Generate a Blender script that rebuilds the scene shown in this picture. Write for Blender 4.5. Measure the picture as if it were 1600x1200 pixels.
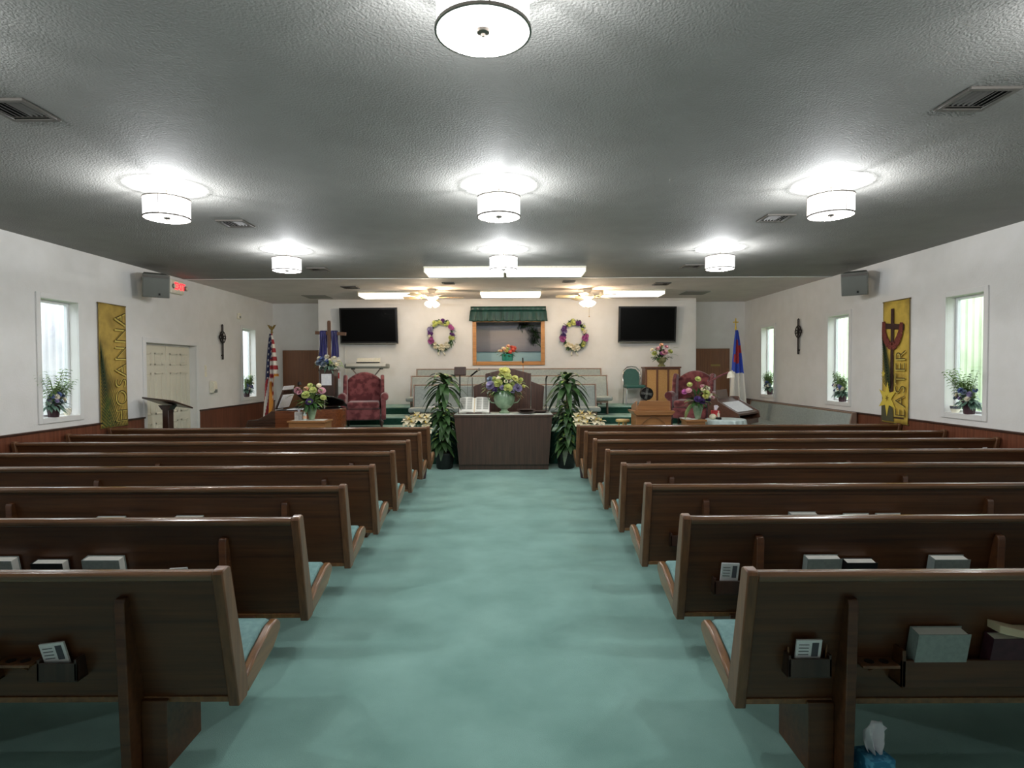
import bpy, bmesh, math, random
from mathutils import Vector, Matrix, noise
R = math.radians
PI = math.pi
random.seed(7)
scene = bpy.context.scene
for _o in list(bpy.data.objects):
    bpy.data.objects.remove(_o)
COL = scene.collection

# ------------------------------------------------------------------ camera
cam_data = bpy.data.cameras.new('camera')
cam_data.sensor_width = 36.0
cam_data.lens = 930.0 * 36.0 / 1600.0
cam_data.clip_start = 0.05
cam = bpy.data.objects.new('camera', cam_data)
COL.objects.link(cam)
_p, _r = R(1.42), R(0.25)
_fw = Vector((0, math.cos(_p), -math.sin(_p)))
_up0 = Vector((0, math.sin(_p), math.cos(_p)))
_ri = Vector((1, 0, 0)) * math.cos(_r) - _up0 * math.sin(_r)
_up = _up0 * math.cos(_r) + Vector((1, 0, 0)) * math.sin(_r)
cam.matrix_world = Matrix(((_ri.x, _up.x, -_fw.x, 0), (_ri.y, _up.y, -_fw.y, 0), (_ri.z, _up.z, -_fw.z, 1.65), (0, 0, 0, 1)))
scene.camera = cam

# ------------------------------------------------------------------ world, exposure
scene.view_settings.view_transform = 'Standard'
scene.view_settings.look = 'None'
scene.view_settings.gamma = 1.0
scene.view_settings.use_curve_mapping = False
scene.view_settings.exposure = 1.1
world = bpy.data.worlds.new('overcast_sky')
scene.world = world
world.use_nodes = True
_bg = world.node_tree.nodes['Background']
_bg.inputs[0].default_value = (0.90, 0.95, 1.0, 1)
_bg.inputs[1].default_value = 2.6
try:
    scene.cycles.use_denoising = True
    scene.cycles.max_bounces = 8
    scene.cycles.diffuse_bounces = 5
    scene.cycles.caustics_reflective = False
    scene.cycles.caustics_refractive = False
    scene.cycles.sample_clamp_indirect = 6.0
except Exception:
    pass
DRUM_EMIT = 3.0      # glowing drum shades
BULB_W = 62.0        # bulb inside each drum, light leaves through the open top
TUBE_EMIT = 1.7      # fluorescent wrap fixtures
FAN_EMIT = 8.0       # fan light shades
DISC_EMIT = 3.0      # their bottom diffusers
LIGHT_TINT = (0.96, 0.98, 1.0)

# ------------------------------------------------------------------ materials
def lin(h):
    if not isinstance(h, str):
        return tuple(h[:3]) + (1.0,)
    v = [int(h[i:i + 2], 16) / 255 for i in (0, 2, 4)]
    return tuple((c / 12.92 if c <= 0.04045 else ((c + 0.055) / 1.055) ** 2.4) for c in v) + (1.0,)

MATS = {}
def pm(name, col, rough=0.6, col2=None, scale=8.0, stretch=(1, 1, 1), bump=0.0, bscale=60.0, bdist=0.01, metal=0.0,
       spec=0.5, coat=0.0, emit=0.0, contrast=(0.35, 0.65), detail=4.0, sheen=0.0, bstretch=(1, 1, 1)):
    m = bpy.data.materials.new(name)
    m.use_nodes = True
    nt = m.node_tree
    b = nt.nodes['Principled BSDF']
    b.inputs['Roughness'].default_value = rough
    b.inputs['Metallic'].default_value = metal
    b.inputs['Specular IOR Level'].default_value = spec
    b.inputs['Coat Weight'].default_value = coat
    b.inputs['Coat Roughness'].default_value = 0.15
    if sheen:
        b.inputs['Sheen Weight'].default_value = sheen
    tc = nt.nodes.new('ShaderNodeTexCoord')
    c1, c2 = lin(col), lin(col2 if col2 is not None else col)
    mp = nt.nodes.new('ShaderNodeMapping')
    mp.inputs['Scale'].default_value = stretch
    nt.links.new(tc.outputs['Object'], mp.inputs['Vector'])
    nz = nt.nodes.new('ShaderNodeTexNoise')
    nz.inputs['Scale'].default_value = scale
    nz.inputs['Detail'].default_value = detail
    nt.links.new(mp.outputs['Vector'], nz.inputs['Vector'])
    rp = nt.nodes.new('ShaderNodeValToRGB')
    rp.color_ramp.elements[0].position = contrast[0]
    rp.color_ramp.elements[1].position = contrast[1]
    rp.color_ramp.elements[0].color = c1
    rp.color_ramp.elements[1].color = c2
    nt.links.new(nz.outputs['Fac'], rp.inputs['Fac'])
    nt.links.new(rp.outputs['Color'], b.inputs['Base Color'])
    if emit:
        b.inputs['Emission Strength'].default_value = emit
        b.inputs['Emission Color'].default_value = c1
    if bump:
        mp2 = nt.nodes.new('ShaderNodeMapping')
        mp2.inputs['Scale'].default_value = bstretch
        nt.links.new(tc.outputs['Object'], mp2.inputs['Vector'])
        n2 = nt.nodes.new('ShaderNodeTexNoise')
        n2.inputs['Scale'].default_value = bscale
        n2.inputs['Detail'].default_value = 2.0
        nt.links.new(mp2.outputs['Vector'], n2.inputs['Vector'])
        bp = nt.nodes.new('ShaderNodeBump')
        bp.inputs['Strength'].default_value = bump
        bp.inputs['Distance'].default_value = bdist
        nt.links.new(n2.outputs['Fac'], bp.inputs['Height'])
        nt.links.new(bp.outputs['Normal'], b.inputs['Normal'])
    MATS[name] = m
    return m

def wood(name, c1, c2, rough=0.4, coat=0.3, axis='x', scale=1.0):
    st = {'x': (0.6, 14, 14), 'z': (14, 14, 0.6), 'y': (14, 0.6, 14)}[axis]
    return pm(name, c1, rough, c2, scale=3.0 * scale, stretch=st, bump=0.08, bscale=30, bstretch=st, bdist=0.002, coat=coat, contrast=(0.3, 0.7), detail=6)

def glow(name, col, s):
    m = bpy.data.materials.new(name)
    m.use_nodes = True
    b = m.node_tree.nodes['Principled BSDF']
    b.inputs['Base Color'].default_value = lin(col)
    b.inputs['Emission Color'].default_value = lin(col)
    b.inputs['Emission Strength'].default_value = s
    return m

def translucent(name, col, s, through):
    m = bpy.data.materials.new(name)
    m.use_nodes = True
    nt = m.node_tree
    nt.nodes.clear()
    out = nt.nodes.new('ShaderNodeOutputMaterial')
    tr_ = nt.nodes.new('ShaderNodeBsdfTransparent')
    em = nt.nodes.new('ShaderNodeEmission'); em.inputs[0].default_value = lin(col); em.inputs[1].default_value = s
    mx = nt.nodes.new('ShaderNodeMixShader'); mx.inputs[0].default_value = 1 - through
    nt.links.new(tr_.outputs[0], mx.inputs[1]); nt.links.new(em.outputs[0], mx.inputs[2])
    nt.links.new(mx.outputs[0], out.inputs[0])
    return m

M = dict(
    carpet=pm('carpet_green', '98c4ba', 0.95, '7eaaa0', scale=2.2, bump=0.5, bscale=240, bdist=0.006, spec=0.1, contrast=(0.3, 0.72), detail=12, sheen=0.2),
    stage_carpet=pm('stage_carpet', '9ab8af', 0.95, '84a298', scale=5, bump=0.5, bscale=200, bdist=0.006, spec=0.1, detail=8),
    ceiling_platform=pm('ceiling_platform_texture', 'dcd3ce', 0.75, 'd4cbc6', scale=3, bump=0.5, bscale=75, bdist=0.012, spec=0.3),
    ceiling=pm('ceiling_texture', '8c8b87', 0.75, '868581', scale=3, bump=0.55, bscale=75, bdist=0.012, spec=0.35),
    wall=pm('wall_paint', 'e6e4e1', 0.8, 'e1dfdb', scale=4, bump=0.25, bscale=45, bdist=0.006, spec=0.25),
    trim=pm('white_trim', 'e2e1de', 0.5),
    sash=pm('window_vinyl', 'dcdee0', 0.4),
    wainscot=None,
    pew=wood('pew_wood', '442614', '613b1f', 0.42, 0.15, 'x'),
    pew_end=wood('pew_end_wood', '5f3d26', '7f5636', 0.42, 0.2, 'z'),
    pew_light=wood('pew_edge_wood', '6d4a2c', '8c6238', 0.35, 0.4, 'y'),
    pew_rail=wood('pew_rail_wood', '5c402a', '80583a', 0.25, 0.8, 'x'),
    seat=pm('seat_fabric', '87aaa8', 0.9, '7a9d9b', scale=40, bump=0.2, bscale=300, bdist=0.002, spec=0.15),
    choir=pm('choir_fabric', 'a3aaa5', 0.85, '979e99', scale=30, bump=0.2, bscale=250, bdist=0.002, spec=0.2),
    choir_wood=wood('choir_wood', '7e6656', '937a68', 0.4, 0.2, 'z'),
    dark_wood=wood('dark_wood', '2e1c15', '452b20', 0.4, 0.3, 'z'),
    table_wood=wood('table_wood', '3a2a23', '51392e', 0.35, 0.3, 'z'),
    pulpit_wood=wood('pulpit_wood', '3f2921', '5a3b2e', 0.4, 0.25, 'z'),
    piano_wood=wood('piano_wood', '5a2f17', '7c4424', 0.25, 0.6, 'x'),
    piano_dark=wood('piano_dark', '2e1d15', '4a3122', 0.25, 0.6, 'x'),
    oak=wood('oak', '8a5c33', 'a87544', 0.4, 0.3, 'x'),
    door_wood=wood('door_wood', '6b3f1f', '82512b', 0.45, 0.2, 'z'),
    frame_wood=wood('frame_wood', 'a9702f', 'c98d48', 0.4, 0.3, 'x'),
    cab_wood=wood('cabinet_wood', '5b3521', '75482e', 0.4, 0.2, 'z'),
    grille=pm('speaker_cloth', 'c79a63', 0.9, 'b88a54', scale=60),
    stool=wood('stool_wood', 'c9a560', 'd8b673', 0.4, 0.3, 'x'),
    door_cream=pm('door_cream', 'd9d3c0', 0.5),
    maroon=pm('maroon_damask', '5c282a', 0.8, '834748', scale=9, contrast=(0.42, 0.58), bump=0.15, bscale=60, spec=0.25, sheen=0.4, detail=2),
    black=pm('black_plastic', '0b0b0c', 0.35),
    screen=pm('tv_screen', '030303', 0.35, spec=0.12),
    grey=pm('grey_plastic', '7e8079', 0.5),
    greygrille=pm('grey_grille', '6c6f69', 0.7, bump=0.3, bscale=400),
    chrome=pm('chrome', 'd0d2d4', 0.15, metal=1.0),
    nickel=pm('brushed_nickel', '8e8780', 0.35, metal=0.8),
    iron=pm('dark_iron', '1d1512', 0.5, metal=0.4),
    gold=pm('gold', 'c9a04a', 0.3, metal=0.9),
    brass=pm('aged_brass', '8f7a45', 0.4, metal=0.7),
    white=pm('white_plastic', 'e9e9e6', 0.4),
    paper=pm('paper', 'f6f6f6', 0.8, 'e9e9ec', scale=30),
    pages=pm('page_edges', 'f6f4ec', 0.8, 'e9e6dc', scale=20, stretch=(1, 40, 1)),
    book_grey=pm('book_cover_grey', '9aa3a0', 0.6, '8e9894', scale=60),
    book_black=pm('book_cover_black', '17181a', 0.5),
    book_maroon=pm('book_cover_maroon', '3d1a26', 0.55, '4a2230', scale=30),
    book_cream=pm('book_cover_cream', 'd8c6a6', 0.6),
    kraft=pm('print_ink', '53545c', 0.8),
    leaf=pm('leaf_green', '24451f', 0.5, '3d6430', scale=12, spec=0.4),
    leaf_dark=pm('leaf_dark', '1f361b', 0.4, '47683a', scale=9, spec=0.4),
    leaf_light=pm('leaf_light', '6c8a4a', 0.5, '8aa562', scale=14),
    leaf_blue=pm('leaf_bluegreen', '4f735f', 0.5, '83a190', scale=14),
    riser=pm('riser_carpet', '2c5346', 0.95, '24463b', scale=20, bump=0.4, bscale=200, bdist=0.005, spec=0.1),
    leaf_stripe=pm('leaf_yellow_stripe', '8ca14c', 0.5, 'a9bd62', scale=14),
    stem=pm('stem', '4d5a33', 0.7),
    cane=pm('cane_bark', '6b6a45', 0.8, '585a38', scale=20, stretch=(1, 1, 12)),
    pot_black=pm('pot_black', '121312', 0.5),
    pot_maroon=pm('pot_maroon', '3c242b', 0.5, '4c3038', scale=10),
    soil=pm('soil', '1d1510', 0.95),
    celadon=pm('celadon_glaze', '728e70', 0.2, '97ac8e', scale=9, spec=0.6),
    teal_bowl=pm('teal_glass', '2f8a78', 0.2, '4aa892', scale=9),
    urn=pm('stone_urn', '7c7a52', 0.6, '95905f', scale=14),
    purple_cloth=pm('purple_satin', '33307c', 0.4, '27245f', scale=4, spec=0.5, sheen=0.3),
    green_satin=pm('green_satin', '11302a', 0.38, '1b453c', scale=3, stretch=(6, 6, 1), spec=0.35, sheen=0.05),
    runner=pm('runner_cloth', 'dfe4dc', 0.8, 'd2d8cf', scale=20),
    tablecloth=pm('pale_cloth', 'cfdedb', 0.75, 'c3d4d1', scale=14),
    lace=pm('lace_doily', 'e6e3da', 0.9, 'd2cec3', scale=70),
    green_vinyl=pm('green_vinyl', '2e5f55', 0.5, '2a574e', scale=20),
    blue_box=pm('tissue_box_blue', '2f7fa6', 0.6, '59a8c8', scale=26, contrast=(0.5, 0.55)),
    red_box=pm('tissue_box_red', 'b3262d', 0.6, 'c93a3c', scale=12),
    pale_box=pm('tissue_box_pale', 'c3bfb8', 0.6, 'aaa6a2', scale=22, contrast=(0.45, 0.55)),
    tissue=pm('tissue', 'eceaf0', 0.9),
    vent=pm('vent_metal', '5a5650', 0.5),
    vent_dark=pm('vent_inside', '161514', 0.9),
    panel_grey=pm('hatch_panel', '8b8780', 0.8),
    fan_blade=pm('fan_blade', 'd9c9a8', 0.5, 'cdbb97', scale=6),
    fan_white=pm('fan_body', 'e6dfcf', 0.4),
    amber=pm('amber', 'd8892c', 0.6),
    exit_red=glow('exit_red', 'ff2a33', 1.3),
    siding=pm('outside_siding', 'c9c8cd', 0.7, 'b6b5bb', scale=2),
    siding_reflect_tint=pm('outside_siding_reflect_tint', 'c3cdb4', 0.7, 'a9b79a', scale=2),  # greenish window reflection painted into the colour of the pale siding
    grass=pm('grass', '8a9f66', 0.95, '7a8f58', scale=9),
    tank=pm('tank_blue', 'b7dbdf', 0.5),
    drum=translucent('drum_shade_glow', LIGHT_TINT, DRUM_EMIT, .46),
    diffuser=translucent('drum_diffuser_glow', LIGHT_TINT, DISC_EMIT, .65),
    tube=glow('fluorescent_glow', (1.0, 0.97, 0.92), TUBE_EMIT),
    fan_glass=glow('fan_glass_glow', (1.0, 0.80, 0.52), FAN_EMIT),
    organ=wood('organ_wood', '4a2d20', '5f3d2b', 0.4, 0.25, 'x'),
    khaki=pm('banner_rod', '6b5a30', 0.5),
    key_white=pm('piano_keys', 'e8e5da', 0.3),
)
def petal(name, c, c2=None):
    M[name] = pm('petal_' + name, c, 0.7, c2 or c, scale=40)
petal('white', 'efe9d8', 'e2dcc4'); petal('cream', 'efe3bf', 'f5eed8'); petal('lime', 'b5bd60', 'd4d990'); petal('yellow', 'dbd872', 'e9e7a0')
petal('purple', '5b2f6d', '74428a'); petal('lavender', '8b7fa6', 'a399bb'); petal('magenta', 'a84a8d', 'c070a8'); petal('pink', 'd79aa8', 'e8b9c0')
petal('coral', 'd8584a', 'e57f68'); petal('peach', 'ecb48c', 'f2cbab'); petal('blue', '56689c', '7485b2'); petal('steel', '6f7f92', '8d9baa'); petal('violet', '3f2a5c', '55397a')
petal('gold', 'e2bb3a', 'efd268')

# wainscot: brown panelling with vertical grooves
def grooved(name, c1, c2, axis, pitch):
    m = pm(name, c1, 0.4, c2, scale=3, stretch=(14, 14, 0.6), coat=0.2, detail=6)
    nt = m.node_tree
    b = nt.nodes['Principled BSDF']
    tc = nt.nodes.new('ShaderNodeTexCoord')
    sx = nt.nodes.new('ShaderNodeSeparateXYZ')
    nt.links.new(tc.outputs['Object'], sx.inputs[0])
    mu = nt.nodes.new('ShaderNodeMath'); mu.operation = 'MULTIPLY'; mu.inputs[1].default_value = 1 / pitch
    nt.links.new(sx.outputs[axis], mu.inputs[0])
    fr = nt.nodes.new('ShaderNodeMath'); fr.operation = 'FRACT'
    nt.links.new(mu.outputs[0], fr.inputs[0])
    gt = nt.nodes.new('ShaderNodeMath'); gt.operation = 'GREATER_THAN'; gt.inputs[1].default_value = 0.06
    nt.links.new(fr.outputs[0], gt.inputs[0])
    bp = nt.nodes.new('ShaderNodeBump'); bp.inputs['Distance'].default_value = 0.006; bp.inputs['Strength'].default_value = 1
    nt.links.new(gt.outputs[0], bp.inputs['Height'])
    nt.links.new(bp.outputs['Normal'], b.inputs['Normal'])
    return m
M['wainscot'] = grooved('wainscot_panelling', '5e3320', '774530', 'Y', 0.1)

def glass_mat():
    m = bpy.data.materials.new('window_glass')
    m.use_nodes = True
    nt = m.node_tree
    nt.nodes.clear()
    out = nt.nodes.new('ShaderNodeOutputMaterial')
    tr = nt.nodes.new('ShaderNodeBsdfTransparent'); tr.inputs[0].default_value = (0.93, 0.95, 0.95, 1)
    gl = nt.nodes.new('ShaderNodeBsdfGlossy'); gl.inputs['Roughness'].default_value = 0.03
    mx = nt.nodes.new('ShaderNodeMixShader'); mx.inputs[0].default_value = 0.07
    nt.links.new(tr.outputs[0], mx.inputs[1]); nt.links.new(gl.outputs[0], mx.inputs[2])
    nt.links.new(mx.outputs[0], out.inputs[0])
    return m
M['glass'] = glass_mat()

# ------------------------------------------------------------------ mesh helpers
class MB:
    def __init__(s):
        s.bm = bmesh.new()
        s.mi = 0
    def _f(s, vs):
        try:
            f = s.bm.faces.new(vs)
            f.material_index = s.mi
            return f
        except ValueError:
            return None
    def box(s, x0, x1, y0, y1, z0, z1, mtx=None):
        c = [Vector((x, y, z)) for x in (x0, x1) for y in (y0, y1) for z in (z0, z1)]
        if mtx is not None:
            c = [mtx @ p for p in c]
        v = [s.bm.verts.new(p) for p in c]
        for q in ((0, 1, 3, 2), (4, 6, 7, 5), (0, 4, 5, 1), (2, 3, 7, 6), (0, 2, 6, 4), (1, 5, 7, 3)):
            s._f([v[i] for i in q])
        return s
    def prism(s, poly, a, b, axis='x', mtx=None):
        def P(u, w, t):
            p = {'x': (t, u, w), 'y': (u, t, w), 'z': (u, w, t)}[axis]
            p = Vector(p)
            return mtx @ p if mtx is not None else p
        A = [s.bm.verts.new(P(u, w, a)) for u, w in poly]
        B = [s.bm.verts.new(P(u, w, b)) for u, w in poly]
        n = len(poly)
        for i in range(n):
            s._f([A[i], A[(i + 1) % n], B[(i + 1) % n], B[i]])
        s._f(A[::-1]); s._f(B)
        return s
    def ring(s, c, axis_m, r, n):
        return [s.bm.verts.new(Vector(c) + axis_m @ Vector((r * math.cos(2 * PI * i / n), r * math.sin(2 * PI * i / n), 0))) for i in range(n)]
    def tube(s, pts, r, n=8, caps=True):
        pts = [Vector(p) for p in pts]
        rs = r if isinstance(r, (list, tuple)) else [r] * len(pts)
        rings = []
        for i, p in enumerate(pts):
            d = (pts[min(i + 1, len(pts) - 1)] - pts[max(i - 1, 0)]).normalized()
            rings.append(s.ring(p, d.to_track_quat('Z', 'Y').to_matrix(), rs[i], n))
        for a, b in zip(rings, rings[1:]):
            for i in range(n):
                s._f([a[i], a[(i + 1) % n], b[(i + 1) % n], b[i]])
        if caps:
            s._f(rings[0][::-1]); s._f(rings[-1])
        return s
    def lathe(s, prof, c=(0, 0, 0), n=20, caps=True, mtx=None, wav=0.0, wn=8):
        c = Vector(c)
        rings = []
        for r, z in prof:
            ring = []
            for i in range(n):
                a = 2 * PI * i / n
                rr = r * (1 + wav * math.cos(wn * a))
                p = Vector((rr * math.cos(a), rr * math.sin(a), z))
                if mtx is not None:
                    p = mtx @ p
                ring.append(s.bm.verts.new(c + p))
            rings.append(ring)
        for a, b in zip(rings, rings[1:]):
            for i in range(n):
                s._f([a[i], a[(i + 1) % n], b[(i + 1) % n], b[i]])
        if caps:
            s._f(rings[0][::-1]); s._f(rings[-1])
        return s
    def ball(s, c, r, sub=2, rough=0.0, sc=(1, 1, 1)):
        res = bmesh.ops.create_icosphere(s.bm, subdivisions=sub, radius=1.0)
        o = Vector((random.uniform(-50, 50), random.uniform(-50, 50), 0))
        for v in res['verts']:
            p = v.co.copy()
            k = 1 + (rough * noise.noise(p * 2.5 + o) if rough else 0)
            v.co = Vector(c) + Vector((p.x * sc[0], p.y * sc[1], p.z * sc[2])) * r * k
        for f in {f for v in res['verts'] for f in v.link_faces}:
            f.material_index = s.mi
        return s
    def leaf(s, p, d, L, w, droop=0.3, n=5, fold=0.0):
        p = Vector(p); d = Vector(d).normalized()
        side = d.cross(Vector((0, 0, 1)))
        if side.length < 1e-3:
            side = Vector((1, 0, 0))
        side.normalize()
        prev = None
        for i in range(n + 1):
            t = i / n
            q = p + d * (L * t) + Vector((0, 0, -droop * L * t * t))
            ww = w * 0.5 * max(0.04, math.sin(PI * min(1, t * 0.92 + 0.06)) ** 0.8)
            up = Vector((0, 0, fold * ww))
            cur = [s.bm.verts.new(q - side * ww + up), s.bm.verts.new(q), s.bm.verts.new(q + side * ww + up)]
            if prev:
                s._f([prev[0], prev[1], cur[1], cur[0]])
                s._f([prev[1], prev[2], cur[2], cur[1]])
            prev = cur
        return s
    def bloom(s, c, r, face=(0, -0.6, 0.6), n=7, layers=3):
        """a flower head: layered rings of cupped petals round a centre"""
        c = Vector(c); q = Vector(face).normalized().to_track_quat('Z', 'Y').to_matrix()
        for k in range(layers):
            el = 0.15 + 0.85 * k / max(1, layers - 1) if layers > 1 else 0.3
            rad = r * (1 - 0.25 * k / layers)
            nn = n - k
            for i in range(nn):
                a = 2 * PI * (i + 0.5 * k) / nn + random.uniform(-.15, .15)
                out = Vector((math.cos(a), math.sin(a), 0)); t = Vector((-math.sin(a), math.cos(a), 0))
                e = el * PI / 2 * 0.8
                pts = []
                for (u, ww) in ((0.12, 0.15), (0.55, 0.42), (0.95, 0.30)):
                    ctr = out * (rad * u * math.cos(e * (1 - 0.3 * u))) + Vector((0, 0, rad * u * math.sin(e)))
                    pts.append((ctr - t * rad * ww, ctr + t * rad * ww))
                vs = [[s.bm.verts.new(c + q @ p_) for p_ in pr] for pr in pts]
                for a_, b_ in zip(vs, vs[1:]):
                    s._f([a_[0], a_[1], b_[1], b_[0]])
        return s
    def grid(s, fn, nu, nv, mfn=None):
        V = [[s.bm.verts.new(fn(i / nu, j / nv)) for j in range(nv + 1)] for i in range(nu + 1)]
        for i in range(nu):
            for j in range(nv):
                f = s._f([V[i][j], V[i + 1][j], V[i + 1][j + 1], V[i][j + 1]])
                if mfn and f:
                    f.material_index = mfn((i + .5) / nu, (j + .5) / nv)
        return s
    def build(s, name, mats, parent=None, bevel=0.0, smooth=True, seg=2, solid=0.0, loc=None, recalc=True, sub=0):
        if recalc:
            bmesh.ops.recalc_face_normals(s.bm, faces=s.bm.faces)
        if smooth:
            for f in s.bm.faces:
                f.smooth = True
            for e in s.bm.edges:
                if len(e.link_faces) == 2 and e.calc_face_angle(0) > R(38):
                    e.smooth = False
        me = bpy.data.meshes.new(name)
        s.bm.to_mesh(me)
        s.bm.free()
        if not isinstance(mats, (list, tuple)):
            mats = [mats]
        for m in mats:
            me.materials.append(M[m] if isinstance(m, str) else m)
        o = bpy.data.objects.new(name, me)
        COL.objects.link(o)
        if parent is not None:
            o.parent = parent
        if loc is not None:
            o.location = loc
        if bevel:
            md = o.modifiers.new('bevel', 'BEVEL')
            md.width = bevel; md.segments = seg; md.limit_method = 'ANGLE'; md.angle_limit = R(40)
        if solid:
            md = o.modifiers.new('solid', 'SOLIDIFY')
            md.thickness = solid; md.offset = 0
        if sub:
            md = o.modifiers.new('sub', 'SUBSURF')
            md.levels = sub; md.render_levels = sub
        return o

def tag(o, label, cat, group=None, kind=None):
    if label: o['label'] = label
    if cat: o['category'] = cat
    if group: o['group'] = group
    if kind: o['kind'] = kind
    return o
def thing(name, label, cat, loc=(0, 0, 0), rz=0.0, group=None):
    o = bpy.data.objects.new(name, None)
    o.empty_display_size = 0.1
    COL.objects.link(o)
    o.location = loc
    o.rotation_euler = (0, 0, rz)
    return tag(o, label, cat, group)
def struct(o):
    o['kind'] = 'structure'
    return o
def dup(root, loc, label, rz=None):
    """a copy of a thing with copies of its parts and sub-parts"""
    def cp(o, par):
        c = o.copy()
        COL.objects.link(c)
        c.parent = par
        for ch in [x for x in bpy.data.objects if x.parent == o]:
            cp(ch, c)
        return c
    r = cp(root, None)
    r.location = loc
    if rz is not None:
        r.rotation_euler = (0, 0, rz)
    r['label'] = label
    return r
def text(name, body, size, mat, parent, mtx, extrude=0.002, offset=0.0, spacing=1.0, fit=None):
    cu = bpy.data.curves.new(name, 'FONT')
    cu.body = body; cu.size = size; cu.extrude = extrude; cu.offset = offset; cu.space_character = spacing
    cu.align_x = 'CENTER'; cu.align_y = 'CENTER'
    tmp = bpy.data.objects.new(name, cu)
    COL.objects.link(tmp)
    dg = bpy.context.evaluated_depsgraph_get()
    me = bpy.data.meshes.new_from_object(tmp.evaluated_get(dg))
    bpy.data.objects.remove(tmp)
    bpy.data.curves.remove(cu)
    if fit:
        xs = [v.co.x for v in me.vertices]; ys = [v.co.y for v in me.vertices]
        cx_, cy_ = (max(xs) + min(xs)) / 2, (max(ys) + min(ys)) / 2
        me.transform(Matrix.Diagonal((fit[0] / (max(xs) - min(xs)), fit[1] / (max(ys) - min(ys)), 1, 1)) @ tr(-cx_, -cy_, 0))
    me.transform(mtx)
    me.materials.clear(); me.materials.append(M[mat] if isinstance(mat, str) else mat)
    me.name = name
    o = bpy.data.objects.new(name, me)
    COL.objects.link(o)
    o.parent = parent
    return o
def rotz(a): return Matrix.Rotation(a, 4, 'Z')
def rotx(a): return Matrix.Rotation(a, 4, 'X')
def roty(a): return Matrix.Rotation(a, 4, 'Y')
def tr(x, y, z): return Matrix.Translation((x, y, z))

# ------------------------------------------------------------------ room shell
XL, XR, ZC = -5.60, 5.47, 3.21
YB, YF, YA = -2.6, 13.24, 14.0        # wall behind the camera, platform wall, alcove walls
PX0, PX1 = -4.29, 4.09
def holed(mb, axis, t0, t1, u0, u1, z0, z1, holes):
    us = sorted({u0, u1} | {h[0] for h in holes} | {h[1] for h in holes})
    zs = sorted({z0, z1} | {h[2] for h in holes} | {h[3] for h in holes})
    for a, b in zip(us, us[1:]):
        for c, d in zip(zs, zs[1:]):
            um, zm = (a + b) / 2, (c + d) / 2
            if any(h[0] < um < h[1] and h[2] < zm < h[3] for h in holes):
                continue
            if axis == 'x':
                mb.box(t0, t1, a, b, c, d)
            else:
                mb.box(a, b, t0, t1, c, d)
    bmesh.ops.remove_doubles(mb.bm, verts=mb.bm.verts, dist=1e-5)
    # drop the faces shared by neighbouring blocks
    mb.bm.verts.index_update()
    seen = {}
    for f in list(mb.bm.faces):
        k = tuple(sorted(v.index for v in f.verts))
        seen.setdefault(k, []).append(f)
    dead = [f for fs in seen.values() if len(fs) > 1 for f in fs]
    bmesh.ops.delete(mb.bm, geom=dead, context='FACES')
    return mb
WT = 0.16
WIN_L = [(7.08, 7.69), (12.38, 12.99), (4.33, 4.94), (1.58, 2.19)]
WIN_R = [(6.90, 7.50), (9.66, 10.29), (12.42, 13.03), (4.14, 4.75), (1.38, 1.99)]
WZ0, WZ1 = 1.085, 2.525
DOOR = (9.10, 10.55, 0.0, 2.085)
struct(MB().box(XL - .3, XR + .3, YB - .2, YA + .2, -0.12, 0).build('floor', 'carpet', smooth=False))
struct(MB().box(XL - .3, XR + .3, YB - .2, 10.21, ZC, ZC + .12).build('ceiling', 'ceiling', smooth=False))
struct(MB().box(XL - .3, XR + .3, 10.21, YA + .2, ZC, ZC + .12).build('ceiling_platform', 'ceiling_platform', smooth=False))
struct(holed(MB(), 'x', XL - WT, XL, YB, YA, 0, ZC, [(a, b, WZ0, WZ1) for a, b in WIN_L] + [DOOR]).build('wall_left', 'wall', smooth=False))
struct(holed(MB(), 'x', XR, XR + WT, YB, YA, 0, ZC, [(a, b, WZ0, WZ1) for a, b in WIN_R]).build('wall_right', 'wall', smooth=False))
struct(MB().box(XL - WT, XR + WT, YB - .15, YB, 0, ZC).build('wall_behind', 'wall', smooth=False))
struct(MB().box(XL - WT, PX0, YA, YA + .15, 0, ZC).build('wall_front_left', 'wall', smooth=False))
struct(MB().box(PX1, XR + WT, YA, YA + .15, 0, ZC).build('wall_front_right', 'wall', smooth=False))
OPEN = (-0.80, 0.66, 1.81, 2.74)
wf = holed(MB(), 'y', YF, YF + .12, PX0, PX1, 0, ZC, [OPEN])
wf.box(PX0, PX0 + .1, YF + .12, YA + .15, 0, ZC); wf.box(PX1 - .1, PX1, YF + .12, YA + .15, 0, ZC)
struct(wf.build('wall_front', 'wall', smooth=False))
# recess behind the opening: tank walls
struct(MB().box(-1.3, 1.2, YF + .75, YF + .80, 1.2, ZC).box(-1.35, -1.3, YF + .12, YF + .8, 1.2, ZC).box(1.2, 1.25, YF + .12, YF + .8, 1.2, ZC)
       .box(-1.3, 1.2, YF + .12, YF + .8, 1.2, 1.25).build('wall_recess', 'tank', smooth=False))
# ceiling seam strip
struct(MB().box(XL, XR, 10.19, 10.23, ZC - .008, ZC).build('trim_1', 'trim', smooth=False))
# platform: three carpeted levels
pl = MB()
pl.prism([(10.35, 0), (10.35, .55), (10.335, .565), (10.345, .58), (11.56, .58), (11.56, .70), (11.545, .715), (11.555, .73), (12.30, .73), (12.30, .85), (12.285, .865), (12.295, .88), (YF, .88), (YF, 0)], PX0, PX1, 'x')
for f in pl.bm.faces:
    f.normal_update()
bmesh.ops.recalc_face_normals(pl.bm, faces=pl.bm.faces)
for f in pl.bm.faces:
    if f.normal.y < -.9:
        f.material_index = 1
struct(pl.build('platform', ['stage_carpet', 'riser'], smooth=False))
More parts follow.
